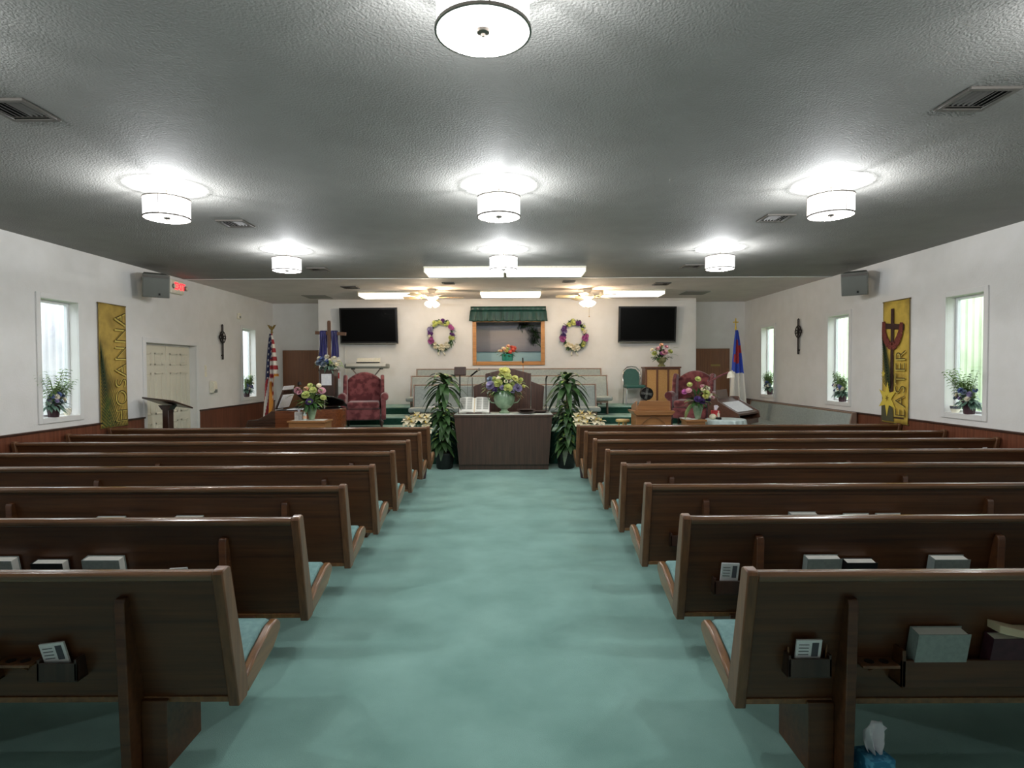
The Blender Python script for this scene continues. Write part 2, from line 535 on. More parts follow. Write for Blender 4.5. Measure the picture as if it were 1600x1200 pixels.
# wainscot with cap rail
def wains(x, side, y0, y1, n):
    s = 1 if side == 'l' else -1
    a, b = sorted((x, x + s * .014))
    o = struct(MB().box(a, b, y0, y1, .0, .925).build('baseboard_%s_%d' % ('left' if side == 'l' else 'right', n), 'wainscot', smooth=False))
    a, b = sorted((x, x + s * .03))
    struct(MB().box(a, b, y0, y1, .925, .95).build('trim_%d' % (n + 1 if side == 'l' else n + 4), 'dark_wood', smooth=False, bevel=.005))
wains(XL, 'l', YB, 9.04, 1); wains(XL, 'l', 10.61, YA, 2); wains(XR, 'r', YB, YA, 1)

# windows
def window(n, side, y0, y1):
    x = XL if side == 'l' else XR
    s = -1 if side == 'l' else 1        # outward
    def bx(mb, d0, d1, a, b, c, d):
        u, v = sorted((x + s * d0, x + s * d1))
        mb.box(u, v, a, b, c, d)
    fr = MB(); w = .065
    bx(fr, -.018, 0, y0 - w, y0, WZ0 - w, WZ1 + w); bx(fr, -.018, 0, y1, y1 + w, WZ0 - w, WZ1 + w)
    bx(fr, -.018, 0, y0, y1, WZ1, WZ1 + w); bx(fr, -.018, 0, y0, y1, WZ0 - w, WZ0)
    root = struct(fr.build('window_%d' % n, 'trim', bevel=.004))
    sa = MB(); t = .035
    for a, b, c, d in ((y0, y0 + t, WZ0, WZ1), (y1 - t, y1, WZ0, WZ1), (y0 + t, y1 - t, WZ0, WZ0 + t), (y0 + t, y1 - t, WZ1 - t, WZ1)):
        bx(sa, .105, .15, a, b, c, d)
    sa.build('sash', 'sash', root, bevel=.004)
    g = MB(); bx(g, .125, .131, y0 + t, y1 - t, WZ0 + t, WZ1 - t)
    g.build('pane', 'glass', root, smooth=False)
    sl = MB(); bx(sl, 0, .105, y0, y1, WZ0 - .012, WZ0 + .004)
    sl.build('window_sill', 'trim', root)
for i, (a, b) in enumerate(WIN_L): window(i + 1, 'l', a, b)
for i, (a, b) in enumerate(WIN_R): window(i + 5, 'r', a, b)
# outside: pale ribbed siding a step away, and grass
struct(MB().box(XL - 8, XL - WT - .02, YB - 4, YA + 6, -.35, -.3).build('ground_left', 'grass', smooth=False))
struct(MB().box(XR + WT + .02, XR + 8, YB - 4, YA + 6, -.35, -.3).build('ground_right', 'grass', smooth=False))
def ribbed(x, y0, y1, name, ztop, m='siding'):
    mb = MB(); pts = []; y = y0
    while y < y1:
        pts += [(x, y), (x, y + .09), (x + .03, y + .11), (x + .03, y + .14)]; y += .16
    V = [[mb.bm.verts.new((px, py, z)) for z in (-.3, ztop)] for px, py in pts]
    for a, b in zip(V, V[1:]):
        mb._f([a[0], b[0], b[1], a[1]])
    return struct(mb.build(name, m, smooth=False, solid=.004))
ribbed(XL - 2.6, -4, 20, 'wall_outside_left', 2.9)
ribbed(XR + 2.8, -4, 20, 'wall_outside_right', 2.9, 'siding_reflect_tint')

# double door, cream six-panel leaves in a recess
dr = MB()
for a, b, c, d in ((DOOR[0] - .075, DOOR[0], 0, 2.16), (DOOR[1], DOOR[1] + .075, 0, 2.16), (DOOR[0], DOOR[1], 2.085, 2.16)):
    dr.box(XL, XL + .02, a, b, c, d)
dr.box(XL - .16, XL - .105, DOOR[0], DOOR[1], 2.055, 2.085)
door = struct(dr.build('door_1', 'trim', bevel=.004))
mid = (DOOR[0] + DOOR[1]) / 2
for k, (a, b) in enumerate(((DOOR[0], mid - .004), (mid + .004, DOOR[1]))):
    lf = MB().box(XL - .15, XL - .11, a, b, .01, 2.07).build('door_leaf', 'door_cream', door, bevel=.003)
    w = (b - a - .3) / 2
    mo = MB()
    for u in (a + .1, a + .2 + w):
        for z0, z1 in ((.2, .82), (.95, 1.62), (1.74, 1.94)):
            m = .028
            for q in ((u, u + w, z0, z0 + m), (u, u + w, z1 - m, z1), (u, u + m, z0, z1), (u + w - m, u + w, z0, z1)):
                mo.box(XL - .112, XL - .100, *q)
            mo.box(XL - .112, XL - .105, u + .05, u + w - .05, z0 + .05, z1 - .05)
    mo.build('raised_panels', 'door_cream', lf, bevel=.004)
    hy = b - .07 if k == 0 else a + .07
    MB().lathe([(.012, 0), (.012, .03), (.026, .045), (.028, .06), (.012, .075)], n=12, mtx=roty(PI / 2)).build('door_handle', 'nickel', lf, loc=(XL - .11, hy, .98))
# brown flush doors on the alcove walls
def flush_door(n, x0, x1, hx):
    d = struct(MB().box(x0, x1, YA - .05, YA, 0, 2.115).build('door_%d' % n, 'door_wood', bevel=.004))
    MB().lathe([(.012, 0), (.012, .03), (.027, .05), (.012, .075)], n=12, mtx=rotx(PI / 2)).build('door_handle', 'brass', d, loc=(hx, YA - .05, .98))
    return d
flush_door(2, -5.37, -4.46, -5.28)
d3 = flush_door(3, 4.28, 5.10, 5.02)
MB().box(4.66, 4.88, YA - .056, YA - .05, 1.70, 1.745).build('name_plate', 'brass', d3)
# raceway strips below the screens
struct(MB().box(-3.72, -3.69, YF - .015, YF, .88, 2.23).build('trim_7', 'trim', smooth=False))
struct(MB().box(3.50, 3.53, YF - .015, YF, .88, 2.23).build('trim_8', 'trim', smooth=False))

# ------------------------------------------------------------------ ceiling lights
def drum_light(loc, label):
    t = thing('ceiling_light', label, 'ceiling light', loc, group='drum lights on the ceiling')
    MB().lathe([(.0, 0), (.065, 0), (.065, -.012), (.05, -.022), (.0, -.024)], n=24, caps=False).build('canopy', 'nickel', t)
    MB().tube([(0, 0, -.02), (0, 0, -.13)], .008).build('stem', 'nickel', t)
    rim = MB()
    for z in (-.105, -.262):
        rim.lathe([(.178, z - .006), (.186, z - .006), (.186, z + .006), (.178, z + .006), (.178, z - .006)], n=40, caps=False)
    for k in range(3):
        a = 2 * PI * k / 3 + .7
        c, s = math.cos(a), math.sin(a)
        rim.tube([(c * .183, s * .183, -.105), (c * .183, s * .183, -.262)], .004, n=6)
        rim.tube([(c * .183, s * .183, -.108), (0, 0, -.128)], .004, n=6)
    rim.build('rim', 'nickel', t)
    MB().lathe([(.179, -.108), (.179, -.26)], n=40, caps=False).build('shade', 'drum', t)
    MB().lathe([(.178, -.252), (.12, -.256), (.0, -.257)], n=40, caps=False).build('diffuser', 'diffuser', t)
    MB().lathe([(.0, -.255), (.028, -.258), (.024, -.268), (.008, -.272), (.006, -.282), (0, -.284)], n=16, caps=False).build('finial', 'nickel', t)
    li = bpy.data.lights.new('bulb', 'POINT')
    li.energy = BULB_W; li.shadow_soft_size = .03; li.color = LIGHT_TINT
    b = bpy.data.objects.new('bulb', li)
    COL.objects.link(b)
    b.parent = t; b.location = (0, 0, -.235)
    return t
RN = [('nearest the camera', 2.32), ('in the second row', 5.10), ('in the third row, nearest the platform', 7.80)]
L0 = None
for rn, y in RN:
    for cn, x in (('on the left side', -2.93), ('over the middle aisle', -.105), ('on the right side', 2.72)):
        if L0 is None:
            L0 = drum_light((x, y, ZC), '')
            L0['label'] = 'white drum ceiling light %s %s' % (cn, rn)
        else:
            dup(L0, (x, y, ZC), 'white drum ceiling light %s %s' % (cn, rn))
# fluorescent wrap fixtures
def tube_light(x, y, label):
    t = thing('fluorescent_light', label, 'ceiling light', (x, y, ZC), group='fluorescent lights on the ceiling')
    MB().box(-.61, .61, -.30, .30, -.03, 0).build('housing', 'white', t, bevel=.004)
    MB().prism([(-.29, -.03), (-.24, -.085), (.24, -.085), (.29, -.03)], -.595, .595, 'x').build('diffuser', 'tube', t, bevel=.01)
    MB().box(-.61, -.595, -.29, .29, -.088, -.02).build('end_cap', 'white', t)
    MB().box(.595, .61, -.29, .29, -.088, -.02).build('end_cap', 'white', t)
    return t
F0 = tube_light(-.72, 9.33, 'left one of two bright fluorescent ceiling lights end to end behind the drum light')
dup(F0, (.52, 9.33, ZC), 'right one of two bright fluorescent ceiling lights end to end behind the drum light')
dup(F0, (-2.46, 12.2, ZC), 'fluorescent ceiling light above the left television')
dup(F0, (-.02, 12.1, ZC), 'fluorescent ceiling light above the green valance')
dup(F0, (2.42, 12.05, ZC), 'fluorescent ceiling light above the right television')
# vents
def vent(x, y, label, w=.29, d=.30):
    t = thing('ceiling_vent', label, 'vent', (x, y, ZC), group='vents in the ceiling')
    f = MB(); b = .032
    for q in ((-w / 2, w / 2, -d / 2, -d / 2 + b), (-w / 2, w / 2, d / 2 - b, d / 2), (-w / 2, -w / 2 + b, -d / 2 + b, d / 2 - b), (w / 2 - b, w / 2, -d / 2 + b, d / 2 - b)):
        f.box(q[0], q[1], q[2], q[3], -.016, 0)
    f.build('frame', 'vent', t, bevel=.003)
    MB().box(-w / 2 + b, w / 2 - b, -d / 2 + b, d / 2 - b, -.003, 0).build('backing', 'vent_dark', t)
    n = 7
    for i in range(n):
        u = -w / 2 + b + (w - 2 * b) * (i + .5) / n
        s = MB().box(-.010, .010, -d / 2 + b, d / 2 - b - .05, -.001, .001, tr(u, 0, -.010) @ roty(R(40 if i < n / 2 else -40)))
        s.build('slat', 'vent', t, smooth=False)
    MB().box(-w / 2 + b, w / 2 - b, -.006, .006, -.001, .001, tr(0, d / 2 - b - .03, -.010) @ rotx(R(40))).build('deflector', 'vent', t, smooth=False)
    return t
V0 = vent(-2.93, 3.58, 'square metal ceiling vent nearest the camera on the left')
for x, y, l in ((2.70, 3.49, 'square metal ceiling vent nearest the camera on the right'), (-2.92, 6.34, 'square ceiling vent between second and third drum lights on the left'),
                (2.74, 6.21, 'square ceiling vent between second and third drum lights on the right'), (-2.98, 9.24, 'ceiling vent just beyond the last left drum light'),
                (2.745, 9.10, 'ceiling vent just beyond the last right drum light'), (-3.04, 11.25, 'ceiling vent in front of the left platform fluorescent light'),
                (2.75, 10.96, 'ceiling vent in front of the right platform fluorescent light')):
    dup(V0, (x, y, ZC), l)
V1 = vent(-1.14, 10.76, 'small ceiling vent near the left ceiling fan', .22, .17)
dup(V1, (1.02, 10.63, ZC), 'small ceiling vent near the right ceiling fan')
for x, y, l in ((-4.13, 12.7, 'flat grey hatch panel on ceiling at the far left'), (3.77, 12.32, 'flat grey hatch panel on ceiling at the far right')):
    tag(MB().box(x - .25, x + .25, y - .28, y + .28, ZC - .012, ZC).build('ceiling_hatch', 'panel_grey', bevel=.003), l, 'hatch', 'hatch panels on the platform ceiling')
# ceiling fans
def ceiling_fan(loc, label, rot):
    t = thing('ceiling_fan', label, 'ceiling fan', loc, group='ceiling fans over the platform')
    MB().lathe([(0, 0), (.07, 0), (.085, -.03), (.06, -.07), (.04, -.08), (.04, -.10), (0, -.10)], n=20, caps=False).build('canopy', 'fan_white', t)
    MB().lathe([(.03, -.095), (.10, -.10), (.125, -.13), (.125, -.165), (.08, -.19), (.06, -.21), (.06, -.235), (0, -.24)], n=24, caps=False).build('motor', 'fan_white', t)
    for k in range(5):
        a = rot + 2 * PI * k / 5
        m = rotz(a) @ tr(0, 0, -.150) @ rotx(R(12))
        b = MB().prism([(.19, -.05), (.27, -.065), (.58, -.075), (.62, -.05), (.62, .05), (.58, .075), (.27, .065), (.19, .05)], -.004, .004, 'z', m).build('blade', 'fan_blade', t)
        MB().prism([(.10, -.018), (.21, -.04), (.25, 0), (.21, .04), (.10, .018)], -.012, -.004, 'z', m).build('blade_bracket', 'brass', b)
    for k in range(4):
        a = R(45) + k * PI / 2
        m = rotz(a) @ tr(.055, 0, -.235) @ roty(R(-38))
        MB().tube([(.03 * math.cos(a), .03 * math.sin(a), -.225), (.07 * math.cos(a), .07 * math.sin(a), -.245)], .015, n=8).build('lamp_arm', 'brass', t)
        MB().lathe([(.02, -.01), (.035, -.03), (.055, -.07), (.062, -.10), (.05, -.105), (0, -.108)], n=16, caps=False, mtx=m).build('glass_shade', 'fan_glass', t)
    for k in range(2):
        li = bpy.data.lights.new('bulb', 'POINT')
        li.energy = 12.0; li.shadow_soft_size = .03; li.color = (1.0, .78, .56)
        b = bpy.data.objects.new('bulb', li); COL.objects.link(b)
        b.parent = t; b.location = (.12 - .24 * k, 0, -.225)
    return t
F1 = ceiling_fan((-1.545, 11.6, ZC), 'white ceiling fan with lit glass shades, left of the green valance', .3)
f2 = dup(F1, (1.475, 11.6, ZC), 'white ceiling fan with lit glass shades and a long pull chain, right of the valance', .35)
pc = MB().tube([(.03, 0, -.24), (.035, 0, -.53)], .0025, n=6); pc.ball((.035, 0, -.54), .012)
pc.build('pull_chain', 'brass', f2)

# ------------------------------------------------------------------ pews
LY = [2.32, 3.155, 4.02, 4.875, 5.715, 6.575, 7.38, 8.15]
RY = [2.285, 3.15, 4.03, 4.91, 5.74, 6.62, 7.43, 8.30]
def pew(x0, x1, inner, label):
    """aisle end at x = inner; local y = 0 at the top of the back, +y towards the platform"""
    s = 1 if inner == x0 else -1         # from the aisle end outward
    t = thing('church_pew', label, 'pew', (0, 0, 0), group='rows of pews either side of the aisle')
    yb = lambda z: .012 + (.86 - z) * .205
    MB().prism([(yb(.83), .83), (yb(.83) + .028, .83), (yb(.29) + .028, .29), (yb(.29), .29)], x0 + .04, x1 - .04).build('back_panel', 'pew', t, smooth=False)
    MB().prism([(-.006, .832), (-.008, .848), (.002, .859), (.03, .861), (.05, .852), (.052, .835), (.046, .822), (.003, .82)], x0 + .045, x1 - .045).build('top_rail', 'pew_rail', t, bevel=.004)
    MB().prism([(yb(.79) - .006, .79), (yb(.82) - .006, .82), (yb(.82) + .004, .82), (yb(.79) + .004, .79)], x0 + .045, x1 - .045).build('moulding', 'pew', t)
    MB().prism([(yb(.29) - .008, .272), (yb(.29) - .008, .296), (yb(.29) + .03, .296), (yb(.29) + .03, .272)], x0 + .045, x1 - .045).build('bottom_rail', 'pew_light', t, bevel=.003)
    for a, b in ((x0, x0 + .045), (x1 - .045, x1)):
        MB().prism([(-.012, .850), (-.004, .866), (.035, .872), (.058, .862), (.205, .30), (.188, .262), (.112, .258)], a, b).build('end_panel', 'pew_end', t, bevel=.006)
        MB().prism([(.185, .34), (.30, .395), (.45, .448), (.53, .452), (.572, .42), (.566, .385), (.48, .33), (.205, .265)], a + .003, b - .003).build('seat_end', 'pew_light', t, bevel=.010)
    MB().prism([(.17, .352), (.30, .408), (.44, .458), (.51, .460), (.55, .435), (.556, .41), (.19, .315)], x0 + .043, x1 - .043).build('seat_cushion', 'seat', t, bevel=.012)
    MB().prism([(.135, .300), (.19, .314), (.556, .409), (.55, .38), (.48, .335), (.20, .268), (.14, .268)], x0 + .043, x1 - .043).build('seat_board', 'pew', t)
    for k, d in enumerate((.42, (x1 - x0) * .52, x1 - x0 - .42)):
        xc = inner + s * d
        MB().prism([(.004, .73), (.012, .748), (.034, .752), (.055, .735), (.15, .26), (.15, 0), (.03, 0)], xc - .02, xc + .02).build('support_post', 'pew', t, bevel=.004)
        lo, hi = sorted((xc - s * .02, xc - s * .125))
        if k == 2:
            lo, hi = sorted((xc + s * .02, xc + s * .125))
        MB().box(lo, hi, .10, .37, 0, .29).build('leg', 'pew', t, bevel=.004)
    # racks on the rear face
    def rx(a, b): return sorted((inner + s * a, inner + s * b))
    for base in (0, 2.2):
        a, b = rx((.622 if s > 0 else .965) + base, (1.77 if s > 0 else 1.75) + base)
        yy = yb(.45)
        r = MB().box(a, b, yy - .075, yy - .06, .395, .50).box(a, b, yy - .07, yy + .018, .388, .40)
        r.box(a, a + .014, yy - .075, yy + .02, .39, .54).box(b - .014, b, yy - .075, yy + .02, .39, .54)
        r.build('book_rack', 'pew', t, bevel=.002)
    a, b = rx(.184, .355)
    if s < 0:
        a, b = rx(.618, .778)
    yy = yb(.46); zo = 0 if s > 0 else -.022
    r = MB().box(a, b, yy - .055, yy - .045, .428 + zo, .50 + zo).box(a, b, yy - .05, yy + .012 + .006, .42 + zo, .432 + zo).box(a, a + .01, yy - .055, yy + .016, .425 + zo, .515 + zo).box(b - .01, b, yy - .055, yy + .016, .425 + zo, .515 + zo)
    r.build('card_holder', 'dark_wood', t, bevel=.002)
    a, b = rx(.466, .612)
    if s < 0:
        a, b = rx(.79, .935)
    yy = yb(.47)
    cup = MB().box(a, b, yy - .075, yy + .004, .47, .482)
    cup.prism([(yy - .06, .47), (yy, .47), (yy + .006, .42)], (a + b) / 2 - .006, (a + b) / 2 + .006)
    cp = cup.build('cup_holder', 'pew_end', t, bevel=.002)
    ho = MB()
    for u in (.3, .7):
        ho.lathe([(.018, .4825), (.018, .4845)], (a + (b - a) * u, yy - .038, 0), n=16)
    ho.build('cup_hole', 'black', cp)
    return t
OR = ['nearest row to the camera', 'second row', 'third row', 'fourth row', 'fifth row', 'sixth row', 'seventh row, last but one before the platform', 'front row, farthest from the camera']
PL = pew(-5.55, -1.135, -1.135, '')
PR = pew(.905, 5.44, .905, '')
for side, P, ys in (('left', PL, LY), ('right', PR, RY)):
    for i, y in enumerate(ys):
        lab = 'dark wooden pew %s of the aisle, %s' % (side, OR[i])
        if i == 0:
            P.location = (0, y, 0); P['label'] = lab
        else:
            c = dup(P, (0, y, 0), lab)
            if side == 'right' and i == 1:      # this pew's middle support stands nearer the aisle, its rack is shorter
                for ch in c.children:
                    xm = sum(v[0] for v in ch.bound_box) / 8
                    if ch.name.startswith(('support_post', 'leg')) and 2.9 < xm < 3.6:
                        ch.location.x = -.65
                    if ch.name.startswith('book_rack') and xm < 2.6:
                        ch.scale.x = .917; ch.location.x = .1267

# hymnals and cards in the racks (standing against the leaning pew backs)
LEAN = math.atan(.205)
def hymnal(x, y, w, h, th, cover, label, group, name='hymnal', cat='book', z=.402, off=.038, fwd=0.0):
    yb = .012 + (.86 - z) * .205
    t = thing(name, label, cat, (x, y + yb - off, z), group=group)
    t.rotation_euler = (LEAN, 0, fwd)
    t.rotation_euler[0] = LEAN
    cv = MB().box(-w / 2, w / 2, -th / 2, -th / 2 + .003, 0, h).box(-w / 2, w / 2, th / 2 - .003, th / 2, 0, h).box(-w / 2, -w / 2 + .003, -th / 2, th / 2, 0, h)
    cv.build('cover', cover, t, bevel=.001)
    MB().box(-w / 2 + .003, w / 2 - .006, -th / 2 + .003, th / 2 - .003, .004, h - .005).build('page_block', 'pages', t)
    return t
G1, G2, G3 = 'books in the pew racks', 'cards in the pew card holders', 'books in the pew racks'
hymnal(1.675, RY[0], .205, .222, .055, 'book_grey', 'thick grey hymnal in the rack of the nearest right pew', G1)
hymnal(1.665, RY[1], .185, .240, .05, 'book_grey', 'grey hymnal in the second right pew rack, leftmost beside a dark book', G1)
hymnal(1.865, RY[1], .165, .218, .055, 'book_black', 'dark book in the second right pew rack between grey hymnals', G1)
hymnal(2.345, RY[1], .19, .234, .055, 'book_grey', 'grey hymnal in the second right pew rack standing by itself', G1)
hymnal(1.99, RY[2], .19, .262, .05, 'book_grey', 'leftmost pale-edged hymnal behind the third right pew', G1)
hymnal(2.165, RY[2], .12, .238, .04, 'book_grey', 'short book barely showing between hymnals of the third right pew', G1)
hymnal(2.36, RY[2], .18, .25, .045, 'book_grey', 'middle hymnal of the third right pew showing its white page tops', G1)
hymnal(2.58, RY[2], .175, .25, .045, 'book_grey', 'rightmost hymnal of the third right pew showing its white page tops', G1)
hymnal(-2.77, LY[1], .19, .248, .055, 'book_grey', 'grey hymnal at the left edge of the picture in the second left pew rack', G1)
hymnal(-2.49, LY[1], .17, .232, .055, 'book_black', 'black-covered book in the second left pew rack between grey hymnals', G1)
hymnal(-2.20, LY[1], .2, .25, .055, 'book_grey', 'grey hymnal in the second left pew rack nearest the aisle', G1)
hymnal(-2.745, LY[2], .19, .256, .045, 'book_grey', 'left pale-topped hymnal behind the third left pew', G1)
hymnal(-2.21, LY[2], .185, .258, .045, 'book_grey', 'right pale-topped hymnal behind the third left pew', G1)
# dark maroon book with a cream booklet and a white sheet lying over it, at the right edge of the frame
hymnal(2.0, RY[0], .26, .20, .05, 'book_maroon', 'dark maroon book at the right edge in the nearest right pew rack', G1)
bk = MB()
zz = .402 + .198; yb_ = RY[0] + .012 + (.86 - zz) * .205 - .038
bk.prism([(-.118, .0), (-.118, .03), (-.02, .006), (.13, .002), (.13, -.028), (-.02, -.022), (-.09, -.008)], -.032, .032, 'y')
tag(bk.build('booklet', 'book_cream', None, loc=(2.0, yb_ - .005, zz + .022), bevel=.002), 'open cream booklet bent over the dark maroon book in the nearest right pew rack', 'booklet')
tag(MB().box(-.07, .07, -.002, .002, 0, .09).build('paper_sheet', 'paper', None, loc=(2.04, yb_ + .055, zz - .03)), 'white sheet sticking up behind the cream booklet in the nearest right pew', 'paper')
def card(x, y, w, h, label, tilt=0.0, z=.434):
    t = thing('card', label, 'card', (x, y + .012 + (.86 - z) * .205 - .022, z), group=G2)
    t.rotation_euler = (LEAN, tilt, 0)
    MB().box(-w / 2, w / 2, -.008, .0, 0, h).build('card_stack', 'paper', t)
    MB().box(w * .12, w * .38, -.0095, -.0082, h * .5, h * .92).build('printed_picture', 'kraft', t, smooth=False)
    l = MB()
    for k in range(4):
        l.box(-w * .4, w * .0, -.0095, -.0082, h * (.85 - k * .1), h * (.87 - k * .1))
    l.build('printed_lines', 'kraft', t, smooth=False)
    return t
card(1.172, RY[0], .10, .145, 'white printed cards in the card holder of the nearest right pew')
card(1.172, RY[1], .095, .168, 'white printed card in the card holder of the second right pew', .03)
card(-1.84, LY[0], .10, .150, 'white printed cards in the card holder of the nearest left pew', -.12, .412)
card(-1.80, LY[1], .095, .175, 'top of a pale card peeking over the nearest left pew', -.06, .412)
card(5.28, RY[5], .045, .24, 'small white card far right behind the sixth right pew', 0, .52)
card(5.2, RY[4], .04, .18, 'small white card far right behind the fifth right pew', 0, .52)
# pencils in the near right card holder
tag(MB().tube([(0, 0, 0), (0, .008, .10)], .0035, n=6).build('pencil', 'pew_light', None, loc=(1.10, RY[0] + .062, .434)), 'short pencil left of the cards in the nearest right pew holder', 'pencil', 'pencils in the nearest card holder')
tag(MB().tube([(0, 0, 0), (.014, .008, .11)], .0035, n=6).build('pencil', 'pew_light', None, loc=(1.24, RY[0] + .06, .434)), 'short pencil right of the cards in the nearest right pew holder', 'pencil', 'pencils in the nearest card holder')

def tissue_sheet(parent, z, h, s=1.0, lean=(.3, 0), name='tissue'):
    def fn(u, v):
        a = (u - .5) * 2
        w = .055 * s * (.35 + 1.2 * v - .65 * v * v)
        return Vector((a * w + lean[0] * v * h + .012 * s * math.sin(9 * u + 4 * v) * v, .018 * s * math.sin(6 * a + 3 * v) + lean[1] * v * h, z + v * h * (1 - .25 * a * a) + .01 * s * math.sin(11 * u)))
    return MB().grid(fn, 12, 8).build(name, 'tissue', parent, solid=.0015)
t = thing('tissue_box', 'blue patterned tissue box on the carpet under the nearest right pew', 'tissue box', (1.437, 2.335, 0), R(8))
MB().box(-.052, .052, -.052, .052, 0, .115).build('box', 'blue_box', t, bevel=.003)
tissue_sheet(t, .113, .125, 1.0, (.15, .1))

# ------------------------------------------------------------------ plants and flowers
def pot_plant(loc, label, seed, h=.58, blooms=('blue', 'steel', 'white', 'lavender'), leafm='leaf_blue', tall=True, flip=1):
    random.seed(seed)
    t = thing('potted_flowers', label, 'potted plant', loc, group='potted flowers on the window sills')
    MB().lathe([(0, 0), (.052, 0), (.058, .05), (.074, .150), (.080, .158), (.068, .158), (.064, .14), (0, .135)], n=16, caps=False, wav=.06, wn=8).build('pot', 'pot_maroon', t)
    MB().lathe([(0, .134), (.064, .138)], n=16, caps=False).build('soil', 'soil', t)
    sq = .55                                  # the plant is pressed flat by the pane behind it
    f = MB()
    for k in range(110):
        a = random.uniform(0, 2 * PI); e = random.uniform(-.25, 1.2)
        d = Vector((math.cos(a) * math.cos(e), math.sin(a) * math.cos(e) * sq - .25, math.sin(e)))
        st = Vector((d.x * random.uniform(0, .12), d.y * random.uniform(0, .05), .13 + random.uniform(0, .14) * max(.1, math.sin(e))))
        f.leaf(st, d, random.uniform(.08, .15), random.uniform(.025, .045), .5, 4, .3)
    f.build('foliage', leafm, t)
    f = MB()
    for k in range(15):
        a = random.uniform(-1.1, 1.1); st = Vector((random.uniform(-.03, .03), -.01, .14))
        d = Vector((math.sin(a) * .75, random.uniform(-.3, .02), 1)).normalized()
        L = random.uniform(.22, h - .12)
        f.tube([st, st + d * L * .5, st + d * L + Vector((d.x * .06, 0, -.02))], .003, n=5)
        for j in range(9):
            q = st + d * L * (.3 + .7 * j / 8)
            for sgn in (-1, 1):
                f.leaf(q, (sgn * .9, random.uniform(-.4, .1), .25), .12 * (1 - .04 * j), .032, .45, 3)
    f.build('fronds', 'leaf_light', t)
    for k in range(16):
        a = 2 * PI * k / 16 + random.uniform(-.2, .2); r = random.uniform(.05, .17)
        c = (r * math.cos(a), r * math.sin(a) * .4 - .045, .19 + random.uniform(-.02, .10))
        MB().bloom(c, random.uniform(.028, .042), (math.cos(a) * .6, -1, .6), 7, 3).build('flower', blooms[k % len(blooms)], t)
    t.rotation_euler = (0, 0, R(90) * flip)
    return t
# the window sills
pot_plant((XL - .02, 7.285, WZ0 + .004), 'dark pot of blue and white flowers on the left window sill nearest the camera', 11)
pot_plant((XL - .02, 12.60, WZ0 + .004), 'dark pot of blue flowers on the far left window sill behind the flag', 12, .50)
pot_plant((XR + .02, 7.14, WZ0 + .004), 'dark pot of blue and white flowers on the right window sill nearest the camera', 13, flip=-1)
pot_plant((XR + .02, 9.88, WZ0 + .004), 'dark pot of flowers on the middle right window sill', 14, .50, ('white', 'lavender', 'blue', 'white'), flip=-1)
pot_plant((XR + .02, 12.66, WZ0 + .004), 'dark pot of flowers on the far right window sill', 15, .50, ('white', 'blue', 'white', 'steel'), flip=-1)
def bowl(loc, r, h, label, m='white', band=None):
    t = thing('bowl', label, 'bowl', loc)
    MB().lathe([(0, 0), (r * .6, 0), (r * .92, h * .45), (r, h), (r * .93, h), (r * .8, h * .4), (0, h * .2)], n=20, caps=False).build('body', m, t)
    if band:
        MB().lathe([(r * .955, h * .55), (r * 1.01, h * .95)], n=20, caps=False).build('dark_band', band, t)
    return t
bowl((XR + .05, 7.40, WZ0 + .004), .058, .085, 'small white bowl with dark band on the right sill nearest the camera', 'white', 'kraft')
bowl((XL - .05, 7.55, WZ0 + .004), .045, .085, 'small white cup on the left window sill beside the flower pot', 'white')

def arrangement(t, c, spread, height, flowers, leafm, nleaf, seed, droop=.5, leafL=(.10, .2), rb=(.035, .06), low=-.1):
    """foliage and flower heads above the mouth c = (x, y, z) of a vase"""
    random.seed(seed)
    c = Vector(c)
    f = MB()
    for k in range(nleaf):
        a = random.uniform(0, 2 * PI); e = random.uniform(low, 1.35)
        d = Vector((math.cos(a) * math.cos(e), math.sin(a) * math.cos(e) * .75, math.sin(e)))
        st = c + Vector((d.x * spread * random.uniform(0, .65), d.y * spread * .5, height * random.uniform(0, .6) * max(.1, math.sin(e))))
        f.leaf(st, d, random.uniform(*leafL), random.uniform(.025, .05), droop, 4, .3)
    f.build('foliage', leafm, t)
    extra = MB()
    for k in range(nleaf // 3):
        a = random.uniform(0, 2 * PI); r_ = random.uniform(.5, 1.25) * spread
        f_p = c + Vector((r_ * math.cos(a), r_ * .6 * math.sin(a) - .03, random.uniform(0, height)))
        extra.leaf(f_p, (math.cos(a), -.4, random.uniform(-.2, .8)), random.uniform(*leafL) * .7, .04, droop, 4, .3)
    extra.build('leaf_sprays', 'leaf_light', t)
    s = MB()
    heads = []
    for m, x, y, z, r in flowers:
        p = c + Vector((x, y, z))
        s.tube([c + Vector((x * .1, y * .1, -.03)), c + Vector((x * .55, y * .5, z * .7)), p], .004, n=5)
        heads.append((m, p, r, x))
    s.build('stems', 'stem', t)
    for m, p, r, x in heads:
        MB().bloom(p, r, (x * 2.2, -.8, .7), 8, 4).build('flower', m, t)
    return t

